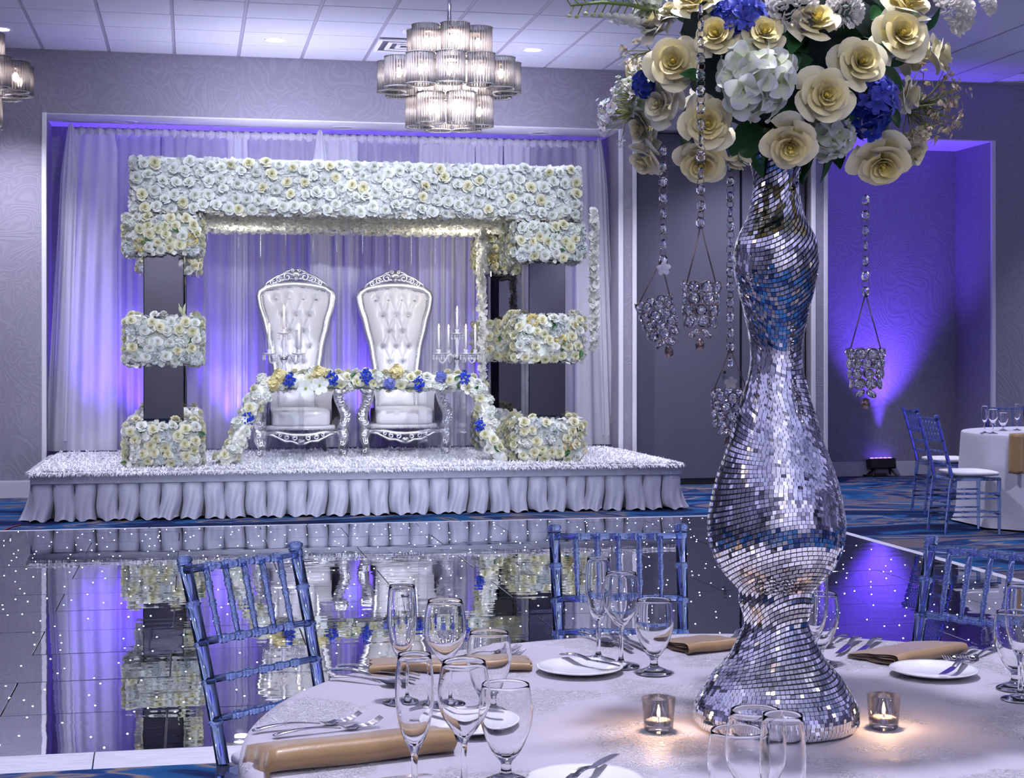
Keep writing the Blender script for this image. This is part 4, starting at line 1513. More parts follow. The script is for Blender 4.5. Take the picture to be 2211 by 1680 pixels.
def chandelier(label, px, d, ytop, rot, light=18):
    c = at_d(px, 168, d)
    t = thing('chandelier', label, 'chandelier', (c.x, c.y, c.z), rot, 'tiered glass chandeliers')
    MB().cyl((0, 0, -0.2), (0, 0, CEIL - c.z - 0.03), 0.013, n=10).build('rod', CHROME, t, True)
    MB().lathe([(0, 0), (0.07, 0), (0.065, 0.02), (0, 0.022)], 20).build('ceiling_canopy', CHROME, t, True, loc=(0, 0, CEIL - c.z - 0.034))
    for (z, R, n_, off) in ((0.205, 0.185, 6, 0.3), (0.0, 0.355, 12, 0.13), (-0.21, 0.185, 6, 0.5)):
        fr = MB()
        fr.tube([(R * math.cos(2 * PI * k / 36), R * math.sin(2 * PI * k / 36), z + 0.056) for k in range(36)], 0.007, 6, closed=True)
        for k in range(4):
            a = PI / 2 * k
            fr.cyl((0, 0, z + 0.056), (R * math.cos(a), R * math.sin(a), z + 0.056), 0.006, n=6)
        fr.build('tier_frame', CAP, t, True)
        for k in range(n_):
            a = off + 2 * PI * k / n_
            p = (R * math.cos(a), R * math.sin(a), z)
            s = obj('glass_shade', SHADE, t, p)
            obj('shade_rim', RIM, s, (0, 0, -SH / 2))
            obj('shade_rim', RIM, s, (0, 0, SH / 2))
            obj('shade_cap', CAPME, s)
            obj('bulb', BULBME, s)
    for zz in (-0.21, 0.0, 0.2):
        lamp('chandelier_lamp', 'POINT', (c.x, c.y, c.z + zz), light / 3, (1.0, 0.86, 0.80), 0.10)
    return t


CH0 = chandelier('three tier chandelier of ribbed glass cylinders hanging in the middle', 970, 9.75, 60, 0.26)
chandelier('ribbed glass chandelier cut off by the left edge of the picture', -85, 9.9, 60, 0.1)

# unseen chandelier copies added around the near table and viewer as fill light
for (cx_, cy_, lb_) in ((0.2, 1.1, 'added ribbed glass chandelier over the near table, above the picture'), (-2.8, 2.6, 'added ribbed glass chandelier left of the near table, outside the picture'), (3.6, 1.6, 'added ribbed glass chandelier right of the near table, outside the picture'), (0.2, -3.0, 'added ribbed glass chandelier behind the viewer')):
    dup(CH0, (cx_, cy_, CH0.location.z), 0.4, lb_)
    lamp('chandelier_lamp', 'POINT', (cx_, cy_, CH0.location.z - 0.05), 330 if cy_ < 0 else 66, (0.90, 0.87, 1.0), 0.15)  # added fill light at each copy, strongest behind the viewer

# ================================================================== dance floor
DX0, DX1, DY0, DY1 = -5.2, 4.78, 5.55, 12.52
df = thing('dance_floor', 'black mirror dance floor with twinkling white lights', 'dance floor', ((DX0 + DX1) / 2, (DY0 + DY1) / 2, 0))
fo = Vector(df.location)
FM = M('black_mirror_acrylic', (0.45, 0.455, 0.54), 0.015, 1.0)
nt = FM.node_tree
tc_ = nt.nodes.new('ShaderNodeTexCoord')
mp_ = nt.nodes.new('ShaderNodeMapping')
mp_.inputs['Scale'].default_value = (2.2, 5.0, 1)
nz_ = nt.nodes.new('ShaderNodeTexNoise')
nz_.inputs['Scale'].default_value = 1.6
nz_.inputs['Detail'].default_value = 1.0
bp_ = nt.nodes.new('ShaderNodeBump')
bp_.inputs['Strength'].default_value = 0.16
bp_.inputs['Distance'].default_value = 0.004
oi_ = nt.nodes.new('ShaderNodeObjectInfo')
ad_ = nt.nodes.new('ShaderNodeVectorMath')
lk(nt, tc_.outputs['Object'], ad_.inputs[0])
lk(nt, oi_.outputs['Location'], ad_.inputs[1])
lk(nt, ad_.outputs[0], mp_.inputs['Vector'])
lk(nt, mp_.outputs['Vector'], nz_.inputs['Vector'])
lk(nt, nz_.outputs['Fac'], bp_.inputs['Height'])
lk(nt, bp_.outputs['Normal'], nt.nodes['Principled BSDF'].inputs['Normal'])
DT = 0.022
MB().box(Vector((DX0 + 0.06, DY0 + 0.06, 0.001)) - fo, Vector((DX1 - 0.06, DY1 - 0.06, 0.008)) - fo).build('underlay', BLACK, df)
RW, RL = 0.61, 1.22
pm = {}
row = 0
y = DY0
while y < DY1 - 0.05:
    h = min(RW, DY1 - y)
    x = DX0 - (0.0 if row % 2 == 0 else RL / 2) + 0.23
    while x < DX1:
        xa, xb = max(x, DX0), min(x + RL, DX1)
        if xb - xa > 0.03:
            k = (round(xb - xa, 3), round(h, 3))
            if k not in pm:
                w_, h_ = k
                pm[k] = MB().cbox((-w_ / 2 + 0.0025, -h_ / 2 + 0.0025, 0), (w_ / 2 - 0.0025, h_ / 2 - 0.0025, DT - 0.008), 0.0015).mesh('floor_panel', FM)
            tilt = 0.0016
            obj('floor_panel', pm[k], df, Vector(((xa + xb) / 2, y + h / 2, 0.008)) - fo, (rnd.uniform(-tilt, tilt), rnd.uniform(-tilt, tilt), 0))
        x += RL
    y += RW
    row += 1
led = MB()
for (a, b) in scatter(DX1 - DX0, DY1 - DY0, 0.10, 0) or []:
    pass
cells = 0.205
for i in range(int((DX1 - DX0) / cells)):
    for j in range(int((DY1 - DY0) / cells)):
        if rnd.random() < 0.86:
            x = DX0 + (i + rnd.uniform(0.05, 0.95)) * cells
            y = DY0 + (j + rnd.uniform(0.05, 0.95)) * cells
            led.ball((x - fo.x, y - fo.y, DT + 0.0005), 0.0034, 6, 4, sc=(1, 1, 0.5))
stuff(led.build('light_points', M('led_point', (1, 1, 1), 0.3, emit=(0.45, 0.60, 1.0), estr=22), df, True))
EDGE = M('white_edge_ramp', (0.62, 0.63, 0.72), 0.45, noise=(12, (0.52, 0.53, 0.6), 4, (1, 8, 1)))
for k in range(9):
    xa = DX0 + k * 1.22
    xb = min(xa + 1.215, DX1 + 0.14)
    MB().prism([(0, 0), (0.14, 0), (0.14, DT), (0.10, DT)], 0, 1, M=Matrix(((0, 1, 0, 0), (1, 0, 0, 0), (0, 0, 1, 0), (0, 0, 0, 1)))).build('edge_ramp', EDGE, df, loc=Vector((xa, DY0 - 0.14, 0)) - fo).scale = (xb - xa, 1, 1)
    if xb < DX1 + 0.1:
        MB().cbox((0, 0, 0), (xb - xa, 0.06, DT), 0.004).build('edge_ramp', EDGE, df, loc=Vector((xa, DY1, 0)) - fo)
for k in range(6):
    ya = DY0 + k * 1.22
    yb_ = min(ya + 1.215, DY1)
    MB().cbox((0, 0, 0), (0.07, yb_ - ya, DT), 0.004).build('edge_ramp', EDGE, df, loc=Vector((DX1 + 0.001, ya, 0)) - fo)

for nm in ('led_point', 'bulb_glow', 'downlight_lens', 'uplight_lens', 'flame'):
    MATS[nm].cycles.emission_sampling = 'NONE'
# red cord end on the carpet by the stage corner
p0, p1, p2 = at_h(6, 1146, 0.006), at_h(26, 1138, 0.006), at_h(44, 1133, 0.006)
tag(MB().tube([p0, p1, p2], 0.006, 6).build('cord', M('red_cord', (0.25, 0.02, 0.03), 0.5), None, True), 'short red cord on the carpet at the left stage corner', 'cord')
# ================================================================== the near table
TH = 0.74
TC = cw(0.454, 2.712)
TR = 0.905
CLOTH = M('lace_cloth', (0.74, 0.72, 0.78), 0.5, sheen=0.3)
nt = CLOTH.node_tree
b_ = nt.nodes['Principled BSDF']
tc_ = nt.nodes.new('ShaderNodeTexCoord')
mask = nt.nodes.new('ShaderNodeTexNoise'); mask.inputs['Scale'].default_value = 5.5; mask.inputs['Detail'].default_value = 2
rm = nt.nodes.new('ShaderNodeValToRGB'); rm.color_ramp.elements[0].position = 0.50; rm.color_ramp.elements[1].position = 0.58
vo = nt.nodes.new('ShaderNodeTexVoronoi'); vo.feature = 'DISTANCE_TO_EDGE'; vo.inputs['Scale'].default_value = 85
rv = nt.nodes.new('ShaderNodeValToRGB'); rv.color_ramp.elements[0].position = 0.05; rv.color_ramp.elements[1].position = 0.16
rv.color_ramp.elements[0].color = (1, 1, 1, 1); rv.color_ramp.elements[1].color = (0, 0, 0, 1)
mu = nt.nodes.new('ShaderNodeMath'); mu.operation = 'MULTIPLY'
wv = nt.nodes.new('ShaderNodeTexNoise'); wv.inputs['Scale'].default_value = 900
mm = nt.nodes.new('ShaderNodeMath'); mm.operation = 'MULTIPLY_ADD'; mm.inputs[1].default_value = 0.12
dis = nt.nodes.new('ShaderNodeTexNoise'); dis.inputs['Scale'].default_value = 25
va = nt.nodes.new('ShaderNodeVectorMath'); va.operation = 'MULTIPLY_ADD'; va.inputs[1].default_value = (0.05, 0.05, 0.05)
for nd in (mask, wv, dis):
    lk(nt, tc_.outputs['Object'], nd.inputs['Vector'])
lk(nt, dis.outputs['Color'], va.inputs[0]); lk(nt, tc_.outputs['Object'], va.inputs[2]); lk(nt, va.outputs[0], vo.inputs['Vector'])
lk(nt, mask.outputs['Fac'], rm.inputs['Fac']); lk(nt, vo.outputs['Distance'], rv.inputs['Fac'])
lk(nt, rm.outputs['Color'], mu.inputs[0]); lk(nt, rv.outputs['Color'], mu.inputs[1])
lk(nt, wv.outputs['Fac'], mm.inputs[0]); lk(nt, mu.outputs[0], mm.inputs[2])
bp = nt.nodes.new('ShaderNodeBump'); bp.inputs['Strength'].default_value = 1.0; bp.inputs['Distance'].default_value = 0.006
lk(nt, mm.outputs[0], bp.inputs['Height']); lk(nt, bp.outputs['Normal'], b_.inputs['Normal'])
mx = nt.nodes.new('ShaderNodeMix'); mx.data_type = 'RGBA'
mx.inputs['A'].default_value = (0.54, 0.515, 0.60, 1); mx.inputs['B'].default_value = (0.74, 0.74, 0.80, 1)
lk(nt, mu.outputs[0], mx.inputs['Factor']); lk(nt, mx.outputs['Result'], b_.inputs['Base Color'])
mr = nt.nodes.new('ShaderNodeMath'); mr.operation = 'MULTIPLY_ADD'; mr.inputs[1].default_value = -0.28; mr.inputs[2].default_value = 0.55
lk(nt, mu.outputs[0], mr.inputs[0]); lk(nt, mr.outputs[0], b_.inputs['Roughness'])


def round_table(label, clabel, c, R, cloth_mat, group_t, folds=14, seed=1, fl=1.0):
    t = thing('round_table', label, 'table', (c[0], c[1], 0), 0, group_t)
    WOOD = M('plywood', (0.35, 0.25, 0.15), 0.6, noise=(8, (0.28, 0.19, 0.11), 3, (1, 12, 1)))
    MB().lathe([(0, TH - 0.03), (R - 0.02, TH - 0.03), (R - 0.012, TH - 0.018), (R - 0.02, TH - 0.006), (0, TH - 0.006)], 48).build('table_top', WOOD, t, True)
    for k in range(4):
        a = PI / 4 + k * PI / 2
        MB().tube([(0.45 * math.cos(a), 0.45 * math.sin(a), TH - 0.03), (0.55 * math.cos(a), 0.55 * math.sin(a), 0.01)], 0.014, 8).build('leg', LEG_DARK, t, True)
    r_ = random.Random(seed)
    ph = [r_.uniform(0, 6) for _ in range(4)]
    mb = MB()
    n_ = 160
    radii = [(0.0, TH), (R * 0.3, TH), (R * 0.6, TH), (R * 0.85, TH), (R - 0.03, TH), (R - 0.008, TH - 0.002), (R, TH - 0.010), (R + 0.004, TH - 0.03)]
    rows = []
    for (r, z) in radii:
        rows.append([(r * math.cos(2 * PI * k / n_), r * math.sin(2 * PI * k / n_), z) for k in range(n_)])
    for j in range(1, 13):
        v = j / 12
        z = TH - 0.03 - (TH - 0.045) * v
        ring = []
        for k in range(n_):
            a = 2 * PI * k / n_
            w = math.sin(folds * a + ph[0] + 0.6 * math.sin(3 * a)) * 0.5 + 0.3 * math.sin(folds * 1.7 * a + ph[1])
            rr = R + 0.004 + fl * 0.045 * v + fl * 0.055 * v ** 0.7 * w
            if v > 0.9:
                rr += 0.03 * (v - 0.9) * 10 * (0.5 + 0.5 * math.sin(9 * a + ph[2]))
            ring.append((rr * math.cos(a), rr * math.sin(a), max(0.006, z)))
        rows.append(ring)
    vs = [p for ring in rows for p in ring]
    fs = []
    for i in range(len(rows) - 1):
        for k in range(n_):
            k2 = (k + 1) % n_
            fs.append((i * n_ + k, (i + 1) * n_ + k, (i + 1) * n_ + k2, i * n_ + k2))
    mb.add(vs, fs)
    o = mb.build('tablecloth', cloth_mat, None, True, loc=(c[0], c[1], 0.0))
    tag(o, clabel, 'tablecloth', 'white tablecloths')
    return t


round_table('near round banquet table hidden under the lace cloth', 'white embroidered lace cloth on the near table with the mirrored vase', TC, TR, CLOTH, 'round tables', fl=0.5)
TZT = TH + 0.001


def T(x, y, h=0.0):
    return at_h(x, y, TZT + h)


# ------------------------------------------------------------------ mirrored mosaic vase
VPX, VD = 1676.0, 2.712
VS = FPX / VD
prof_px = [(1600, 172), (1580, 176), (1530, 176), (1510, 169), (1490, 156), (1460, 138), (1420, 103), (1380, 82), (1350, 69), (1330, 70), (1300, 79), (1275, 80), (1262, 90), (1230, 118), (1200, 134), (1170, 144), (1130, 147), (1100, 143), (1050, 133), (1000, 117), (950, 99), (900, 85), (850, 70), (800, 57), (750, 55), (680, 67), (620, 82), (575, 90), (520, 85), (472, 62), (430, 52), (395, 47), (365, 52), (330, 62), (295, 70)]
base_y = YH + (CAM_H - TZT) * VS


def spline(pts, n):
    out = []
    for i in range(len(pts) - 1):
        p0, p1, p2, p3 = pts[max(i - 1, 0)], pts[i], pts[i + 1], pts[min(i + 2, len(pts) - 1)]
        for k in range(n):
            t = k / n
            out.append(tuple(0.5 * (2 * b + (c - a) * t + (2 * a - 5 * b + 4 * c - d) * t * t + (3 * b - a - 3 * c + d) * t ** 3) for a, b, c, d in zip(p0, p1, p2, p3)))
    out.append(tuple(pts[-1]))
    return out


# silhouette pixels to (radius, height) on the vase axis; the foot is a low drum
ctrl = [(172 / VS, 0.004)] + [(w / VS, (base_y - y) / VS) for (y, w) in prof_px if y < 1545]
ctrl.insert(1, (176 / VS, 0.012))
vprof = spline(ctrl, 6)
vloc = at_d(VPX, base_y, VD)
vase = thing('mosaic_vase', 'tall curvy silver mirror mosaic vase on the near table', 'vase', (vloc.x, vloc.y, TZT))
GROUT = M('dark_grout', (0.015, 0.02, 0.03), 0.4)
MB().lathe([(0, 0.002)] + [(r - 0.0012, z) for (r, z) in vprof] + [(vprof[-1][0] - 0.008, vprof[-1][1] - 0.004), (0.030, vprof[-1][1] - 0.06), (0.028, vprof[-1][1] - 0.1), (0, vprof[-1][1] - 0.1)], 64).build('body', GROUT, vase, True)
arc = [0.0]
for a, b in zip(vprof, vprof[1:]):
    arc.append(arc[-1] + math.hypot(b[0] - a[0], b[1] - a[1]))
LT = arc[-1]
A_ = np.array(arc); Rr_ = np.array([p[0] for p in vprof]); Zz_ = np.array([p[1] for p in vprof])


def VP(th, s):
    s = min(max(s, 0.0), LT)
    r, z = float(np.interp(s, A_, Rr_)), float(np.interp(s, A_, Zz_))
    return Vector((r * math.cos(th), r * math.sin(th), z))


def warp(th, s):
    f0 = min(1, s / 0.10) * min(1, (LT - s) / 0.03)
    return f0 * (0.030 * math.sin(th + 7.5 * s + 0.4) + 0.012 * math.sin(2 * th - 5 * s) + 0.03 * math.sin(th - 1.0) * math.exp(-((s - 0.55) / 0.14) ** 2) + 0.03 * math.sin(th + 2.2) * math.exp(-((s - 0.92) / 0.10) ** 2))


tm = MB()
ts = 0.0074
nrow = int(LT / ts)
vr = random.Random(5)
for i in range(nrow):
    s0 = (i + 0.5) * ts
    r0 = float(np.interp(s0, A_, Rr_))
    n_ = max(10, int(2 * PI * r0 / (ts * (1.0 if (i // 9) % 2 else 1.12))))
    off = vr.random()
    sk = vr.random() < 0.5
    for k in range(n_):
        th = 2 * PI * (k + off) / n_
        dth = PI / n_ * 0.90
        w0 = warp(th, s0)
        c = VP(th, s0 + w0)
        e1 = VP(th + dth, s0 + warp(th + dth, s0)) - VP(th - dth, s0 + warp(th - dth, s0))
        e2 = VP(th, s0 + w0 + ts * 0.45) - VP(th, s0 + w0 - ts * 0.45)
        nrm = e1.cross(e2)
        if nrm.length < 1e-9:
            continue
        nrm.normalize()
        tl = Vector((vr.gauss(0, 0.035), vr.gauss(0, 0.035), vr.gauss(0, 0.035)))
        if vr.random() < 0.06:
            tl *= 4
        n2 = (nrm + tl).normalized()
        e1 = (e1 - n2 * e1.dot(n2)) * 0.5
        e2 = (e2 - n2 * e2.dot(n2)) * 0.5 * vr.uniform(0.94, 1.0)
        c = c + nrm * 0.0009
        top = [c - e1 - e2, c + e1 - e2, c + e1 + e2, c - e1 + e2]
        bot = [p - nrm * 0.0016 for p in top]
        tm.add(top + bot, [(0, 1, 2, 3), (0, 4, 5, 1), (1, 5, 6, 2), (2, 6, 7, 3), (3, 7, 4, 0)])
TILEM = M('mirror_tile', (0.94, 0.94, 0.96), 0.03, 1.0)
stuff(tm.build('mirror_tiles', TILEM, vase))

# ------------------------------------------------------------------ bouquet
BIGC_IN, BIGC_OUT = (0.88, 0.69, 0.10), (0.92, 0.89, 0.62)
PETALH = M('silk_petal_fine', (1, 1, 1), 0.5, attr=True, sheen=0.15, bump=(30, 0.05, 3))
BIGROSE = [rose_mb(1.0, 19, 8, 7, 101 + k, BIGC_IN, BIGC_OUT, 1.0, 0.34, 0.72).mesh('rose', PETALH, True, True) for k in range(4)]
PALEROSE = [rose_mb(1.0, 18, 8, 7, 151 + k, (0.84, 0.76, 0.36), (0.88, 0.86, 0.70), 0.95, 0.34, 0.72).mesh('rose', PETALH, True, True) for k in range(3)]
for me in BIGROSE + PALEROSE:
    pass


def soft_petal(mb, c, q, L, W, cup, col, colt):
    def fn(u, v):
        uu = 2 * u - 1
        w = W * 0.5 * math.sin(PI * (0.08 + 0.80 * v)) ** 0.7 * (1 - 0.12 * v)
        return Vector(c) + q @ Vector((L * v * (1 - 0.10 * uu * uu * v), uu * w, cup * math.sin(v * 2.0) + 0.12 * W * uu * uu - 0.25 * cup * v ** 4))
    mb.grid(fn, 4, 5, lambda u, v: tuple(a + (b - a) * v for a, b in zip(col, colt)))


def hyd_hi(seed, col, colt, n=26, fr=0.50, np_=4):
    r_ = random.Random(seed)
    mb = MB()
    for i in range(n):
        z = 1 - 1.25 * i / n
        a = i * 2.399963
        s = math.sqrt(max(0, 1 - z * z))
        d = Vector((s * math.cos(a), s * math.sin(a), z)).normalized()
        dn = (d + Vector((r_.uniform(-0.55, 0.55), r_.uniform(-0.55, 0.55), r_.uniform(-0.55, 0.55)))).normalized()
        d = d * r_.uniform(0.75, 1.08)
        q = dn.to_track_quat('Z', 'Y')
        sp = r_.uniform(0, 6)
        kk = r_.uniform(0.9, 1.08)
        for k in range(np_):
            soft_petal(mb, d * 0.72, q @ Quaternion((0, 0, 1), sp + 2 * PI * k / np_), fr * r_.uniform(0.9, 1.1), fr * (1.0 if np_ == 4 else 0.62), fr * 0.28, tuple(x * kk for x in col), tuple(x * kk for x in colt))
        mb.ball(tuple(d * 0.75), 0.035, 6, 4, (0.45, 0.55, 0.12))
        mb.cyl((0, 0, -0.5), tuple(d * 0.72), 0.015, n=4, col=(0.25, 0.35, 0.08))
    return mb.mesh('hydrangea', PETAL, True, True)


HWHI = hyd_hi(21, (0.66, 0.78, 0.40), (0.85, 0.86, 0.85))
HBLU = hyd_hi(22, (0.03, 0.05, 0.40), (0.10, 0.13, 0.62), 16, 0.55, 5)
HDBL = hyd_hi(23, (0.006, 0.02, 0.28), (0.01, 0.05, 0.42), 24, 0.38, 4)
MUMHI = mum_mesh(24, (0.84, 0.82, 0.76), 1.0, 150, 0.40)
LEAFHI = leaf_mb(1.0, 0.32, 0.3).mesh('leaf', LEAFM, True)

BC = at_d(1690, 105, 2.72)
bq = thing('flower_bouquet', 'large cream rose and blue bouquet filling the top of the mirrored vase', 'bouquet', (BC.x, BC.y, BC.z))
BRAD = 0.275
FWD, RGT = Vector((SN, CS, 0)), Vector((CS, -SN, 0))


def bloom(name, me, px, py, dia, face=None, spin=None, dd=0.0, k=1.0):
    sx, sy = (px - 1690) / VS, (105 - py) / VS
    rho = math.hypot(sx, sy)
    dep = -math.sqrt(max(0.0, BRAD ** 2 - rho ** 2)) * 0.80 + dd
    d = 2.72 + dep
    p = at_d(px, py, d)
    n = RGT * sx + Vector((0, 0, sy)) + FWD * (dep - 0.06)
    if face is not None:
        n = RGT * face[0] + Vector((0, 0, face[1])) + FWD * face[2]
    n = n.normalized()
    s = 1.13 * dia / 2 * d / FPX / k
    o = put(name, me, bq, p - n * s * 0.45 - BC, n, s, spin)
    return o


big = [(1455, 135, 128, (-.25, .1, -1)), (1548, 75, 112, (-.45, .25, -1)), (1650, 72, 104, (0, .35, -1)), (1763, 45, 118, (.05, .75, -.9)), (1945, 75, 140, (.15, .25, -1)),
       (1858, 135, 128, (.12, .15, -1)), (1782, 207, 134, (.05, .0, -1)), (1527, 268, 128, (-.1, .0, -1)), (1705, 312, 130, (-.05, -.55, -.8)), (1515, 350, 122, (-.15, -.75, -.8)), (1905, 350, 140, (.0, -.75, -.8)), (1960, 5, 120, (.2, .8, -.7)), (1500, -2, 110, (-.3, .8, -.7))]
for i, (x, y, dia, fc) in enumerate(big):
    bloom('rose', BIGROSE[i % 4], x, y, dia, fc)
pale = [(1428, 225, 112, (-.75, .0, -.7)), (1390, 278, 112, (-.9, -.25, -.5)), (1392, 345, 100, (-.7, -.8, -.4)), (1968, 325, 118, (.75, -.5, -.5)), (2028, 118, 112, (.95, .25, -.4)),
        (1965, 205, 95, (.9, -.05, -.35)), (1415, 48, 108, (-.8, .55, -.4)), (1448, 25, 80, (-.4, .8, -.4)), (1590, 350, 70, (-.2, -.9, .2))]
for i, (x, y, dia, fc) in enumerate(pale):
    bloom('rose', PALEROSE[i % 3], x, y, dia, fc, dd=0.03)
bloom('hydrangea', HWHI, 1637, 172, 165, (-.05, -.1, -1), 0.4, -0.02, 1.05)
bloom('hydrangea', HWHI, 1800, 308, 105, (.2, -.8, -.5), 1.4, 0.05)
bloom('hydrangea', HWHI, 1352, 212, 95, (-1, .1, -.2), 2.0, 0.02)
bloom('hydrangea', HWHI, 1392, 8, 70, (-1, .5, -.2), 2.0, 0.02)
bloom('mum', MUMHI, 1712, 5, 110, (-.05, .5, -1), 0.2)
bloom('mum', MUMHI, 1830, 12, 80, (.2, .5, -1), 0.9)
bloom('mum', MUMHI, 2068, 12, 110, (.9, .6, -.4), 0.9)
bloom('mum', MUMHI, 2135, 5, 50, (.9, .6, -.4), 0.9)
bloom('blue_hydrangea', HBLU, 1605, 28, 100, (-.1, .4, -1), 0.1)
bloom('blue_hydrangea', HBLU, 1908, 205, 90, (.5, .0, -.9), 0.6)
bloom('blue_hydrangea', HDBL, 1885, 252, 105, (.4, -.4, -.9), 0.6, 0.03)
bloom('blue_hydrangea', HDBL, 1382, 178, 60, (-.9, .2, -.5), 0.6)
bloom('blue_hydrangea', HDBL, 1560, 20, 50, (-.2, .5, -.8), 0.6)
for (x, y, s, fc) in ((1485, 50, 60, (.2, .9, -.4)), (1718, 85, 45, (.2, .6, -1)), (1755, 100, 55, (.6, -.2, -1)), (1540, 160, 50, (.8, .4, -.6)), (1728, 165, 45, (.4, .1, -1)),
                      (1705, 250, 60, (.3, -.3, -1)), (1560, 372, 78, (.1, -1, -.4)), (1590, 308, 50, (.8, -.2, -.6)), (1930, 285, 62, (.4, .3, -1)), (1990, 95, 55, (.3, -.9, -.3)), (1840, 215, 40, (.5, .1, -1)), (1985, 140, 60, (.4, -.8, -.4)), (1470, 255, 50, (-.5, -.5, -.8)), (1895, 20, 60, (.3, .6, -1)), (1640, 250, 60, (-.4, -.6, -1)), (1820, 260, 55, (.3, -.6, -1)), (1700, 130, 60, (.0, .3, -1)), (1970, 270, 60, (.8, .1, -.8))):
    bloom('leaf', LEAFHI, x, y, s * 2.2, fc, None, 0.02)
core = MB()


def cfn(u, v):
    a, t_ = 2 * PI * u, PI * v
    r = 0.165 * (1 + 0.10 * math.sin(7 * a + 5 * t_) * math.sin(t_))
    return (r * math.sin(t_) * math.cos(a), r * math.sin(t_) * math.sin(a), r * 0.85 * math.cos(t_))


core.grid(cfn, 28, 16, closed_u=True)
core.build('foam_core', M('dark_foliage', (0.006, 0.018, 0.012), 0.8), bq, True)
fol = random.Random(9)
for k in range(70):
    d = Vector((fol.gauss(0, 1), fol.gauss(0, 1), fol.gauss(0, 0.8))).normalized()
    o = obj('leaf', LEAFHI, bq, d * 0.15, (d + Vector((0, 0, fol.uniform(-0.5, 0.5)))).to_track_quat('Y', 'Z') @ Quaternion((0, 1, 0), fol.uniform(-1, 1)))
    s = fol.uniform(0.06, 0.10)
    o.scale = (s, s, s)
# far side and crown of the bouquet
for k in range(34):
    a = fol.uniform(0, 2 * PI)
    el = fol.uniform(-0.3, 1.45)
    d = Vector((math.cos(a) * math.cos(el), math.sin(a) * math.cos(el), math.sin(el)))
    px_up = d.z > 0.62
    if not px_up and d.dot(FWD) < 0.15:
        continue
    put('rose', fol.choice(BIGROSE + PALEROSE), bq, d * 0.235, d, fol.uniform(0.042, 0.052))
# stem that sits in the vase
MB().tube([(0, 0, -0.02), tuple(Vector((vloc.x, vloc.y, TZT + vprof[-1][1] - 0.06)) - BC)], 0.026, 10).build('stem_bundle', STEMM, bq, True)


def sprig(px, py, dirx, diry, L, n, col, seed, spread=0.9):
    r_ = random.Random(seed)
    mb = MB()
    base = Vector((0, 0, 0))
    for k in range(n):
        d = (RGT * (dirx + r_.uniform(-spread, spread)) + Vector((0, 0, diry + r_.uniform(-spread, spread))) + FWD * r_.uniform(-0.5, 0.5)).normalized()
        l = L * r_.uniform(0.5, 1.0)
        bend = Vector((r_.uniform(-1, 1), r_.uniform(-1, 1), r_.uniform(-1, 1))) * 0.18 * l
        pth = [base, base + d * l * 0.5 + bend, base + d * l]
        mb.tube(pth, [0.0011, 0.0009, 0.0006], 4, col=(0.28, 0.32, 0.10))
        tip = pth[-1]
        for j in range(4):
            floret(mb, tip + Vector((r_.uniform(-1, 1), r_.uniform(-1, 1), r_.uniform(-1, 1))) * 0.007, jit(d, 0.6), r_.uniform(0.004, 0.0065), tuple(c * r_.uniform(0.85, 1.05) for c in col), 5)
    q = at_d(px, py, 2.70)
    return mb.build('filler_sprig', PETAL, bq, True, True, loc=q - BC)


sprig(1985, 225, 0.9, -0.15, 0.085, 34, (0.72, 0.60, 0.40), 1)
sprig(1960, 240, 0.8, -0.5, 0.07, 22, (0.70, 0.62, 0.42), 2)
sprig(1365, 245, -0.9, -0.2, 0.062, 22, (0.80, 0.80, 0.80), 3)
sprig(1370, 215, -0.7, 0.6, 0.05, 12, (0.80, 0.78, 0.74), 4)
sprig(1405, 110, -0.8, -0.4, 0.05, 10, (0.78, 0.70, 0.52), 5)
# snapdragon spike reaching out to the upper left
sp = MB()
pth = [at_d(1420, 25, 2.62), at_d(1360, 10, 2.60), at_d(1300, 5, 2.58), at_d(1232, 12, 2.57)]
pth = [p - BC for p in pth]
sp.tube(pth, [0.004, 0.0035, 0.003, 0.002], 6, col=(0.20, 0.30, 0.08))
for k in range(24):
    u = k / 23 * 2.999
    i = int(u)
    c = pth[i].lerp(pth[i + 1], u - i)
    dv = (Vector((0, 0, -1 + 1.7 * (k % 2))) + RGT * -0.5 + FWD * rnd.uniform(-0.6, 0.3)).normalized()
    s = 0.014 - 0.0028 * u
    e = c + dv * 0.022
    sp.tube([c, c + dv * 0.012, e], 0.0012, 4, col=(0.22, 0.32, 0.08))
    g = (0.80, 0.82, 0.72) if u < 1.6 else (0.55, 0.60, 0.30)
    sp.ball(tuple(e), s * 0.62, 7, 5, g, (1, 1, 0.8))
    if u < 1.4:
        floret(sp, e + dv * 0.006, dv, s * 1.4, (0.84, 0.85, 0.80), 5)
sp.build('snapdragon', PETAL, bq, True, True)

# ------------------------------------------------------------------ hanging crystal chains and lanterns
bm_ = MB().lathe([(0, -0.32), (0.55, -0.30), (1.0, 0.0), (0.55, 0.30), (0, 0.32)], 8, Matrix.Rotation(PI / 2, 4, 'X') @ Matrix.Scale(1, 4), start=PI / 8)
BEAD = bm_.mesh('crystal_bead', CRYSTAL)
WIRE = M('bronze_wire', (0.22, 0.17, 0.16), 0.3, 0.9)
RING = MB().tube([(math.cos(2 * PI * k / 16), 0, math.sin(2 * PI * k / 16)) for k in range(16)], 0.09, 5, closed=True).mesh('wire_ring', WIRE, True)


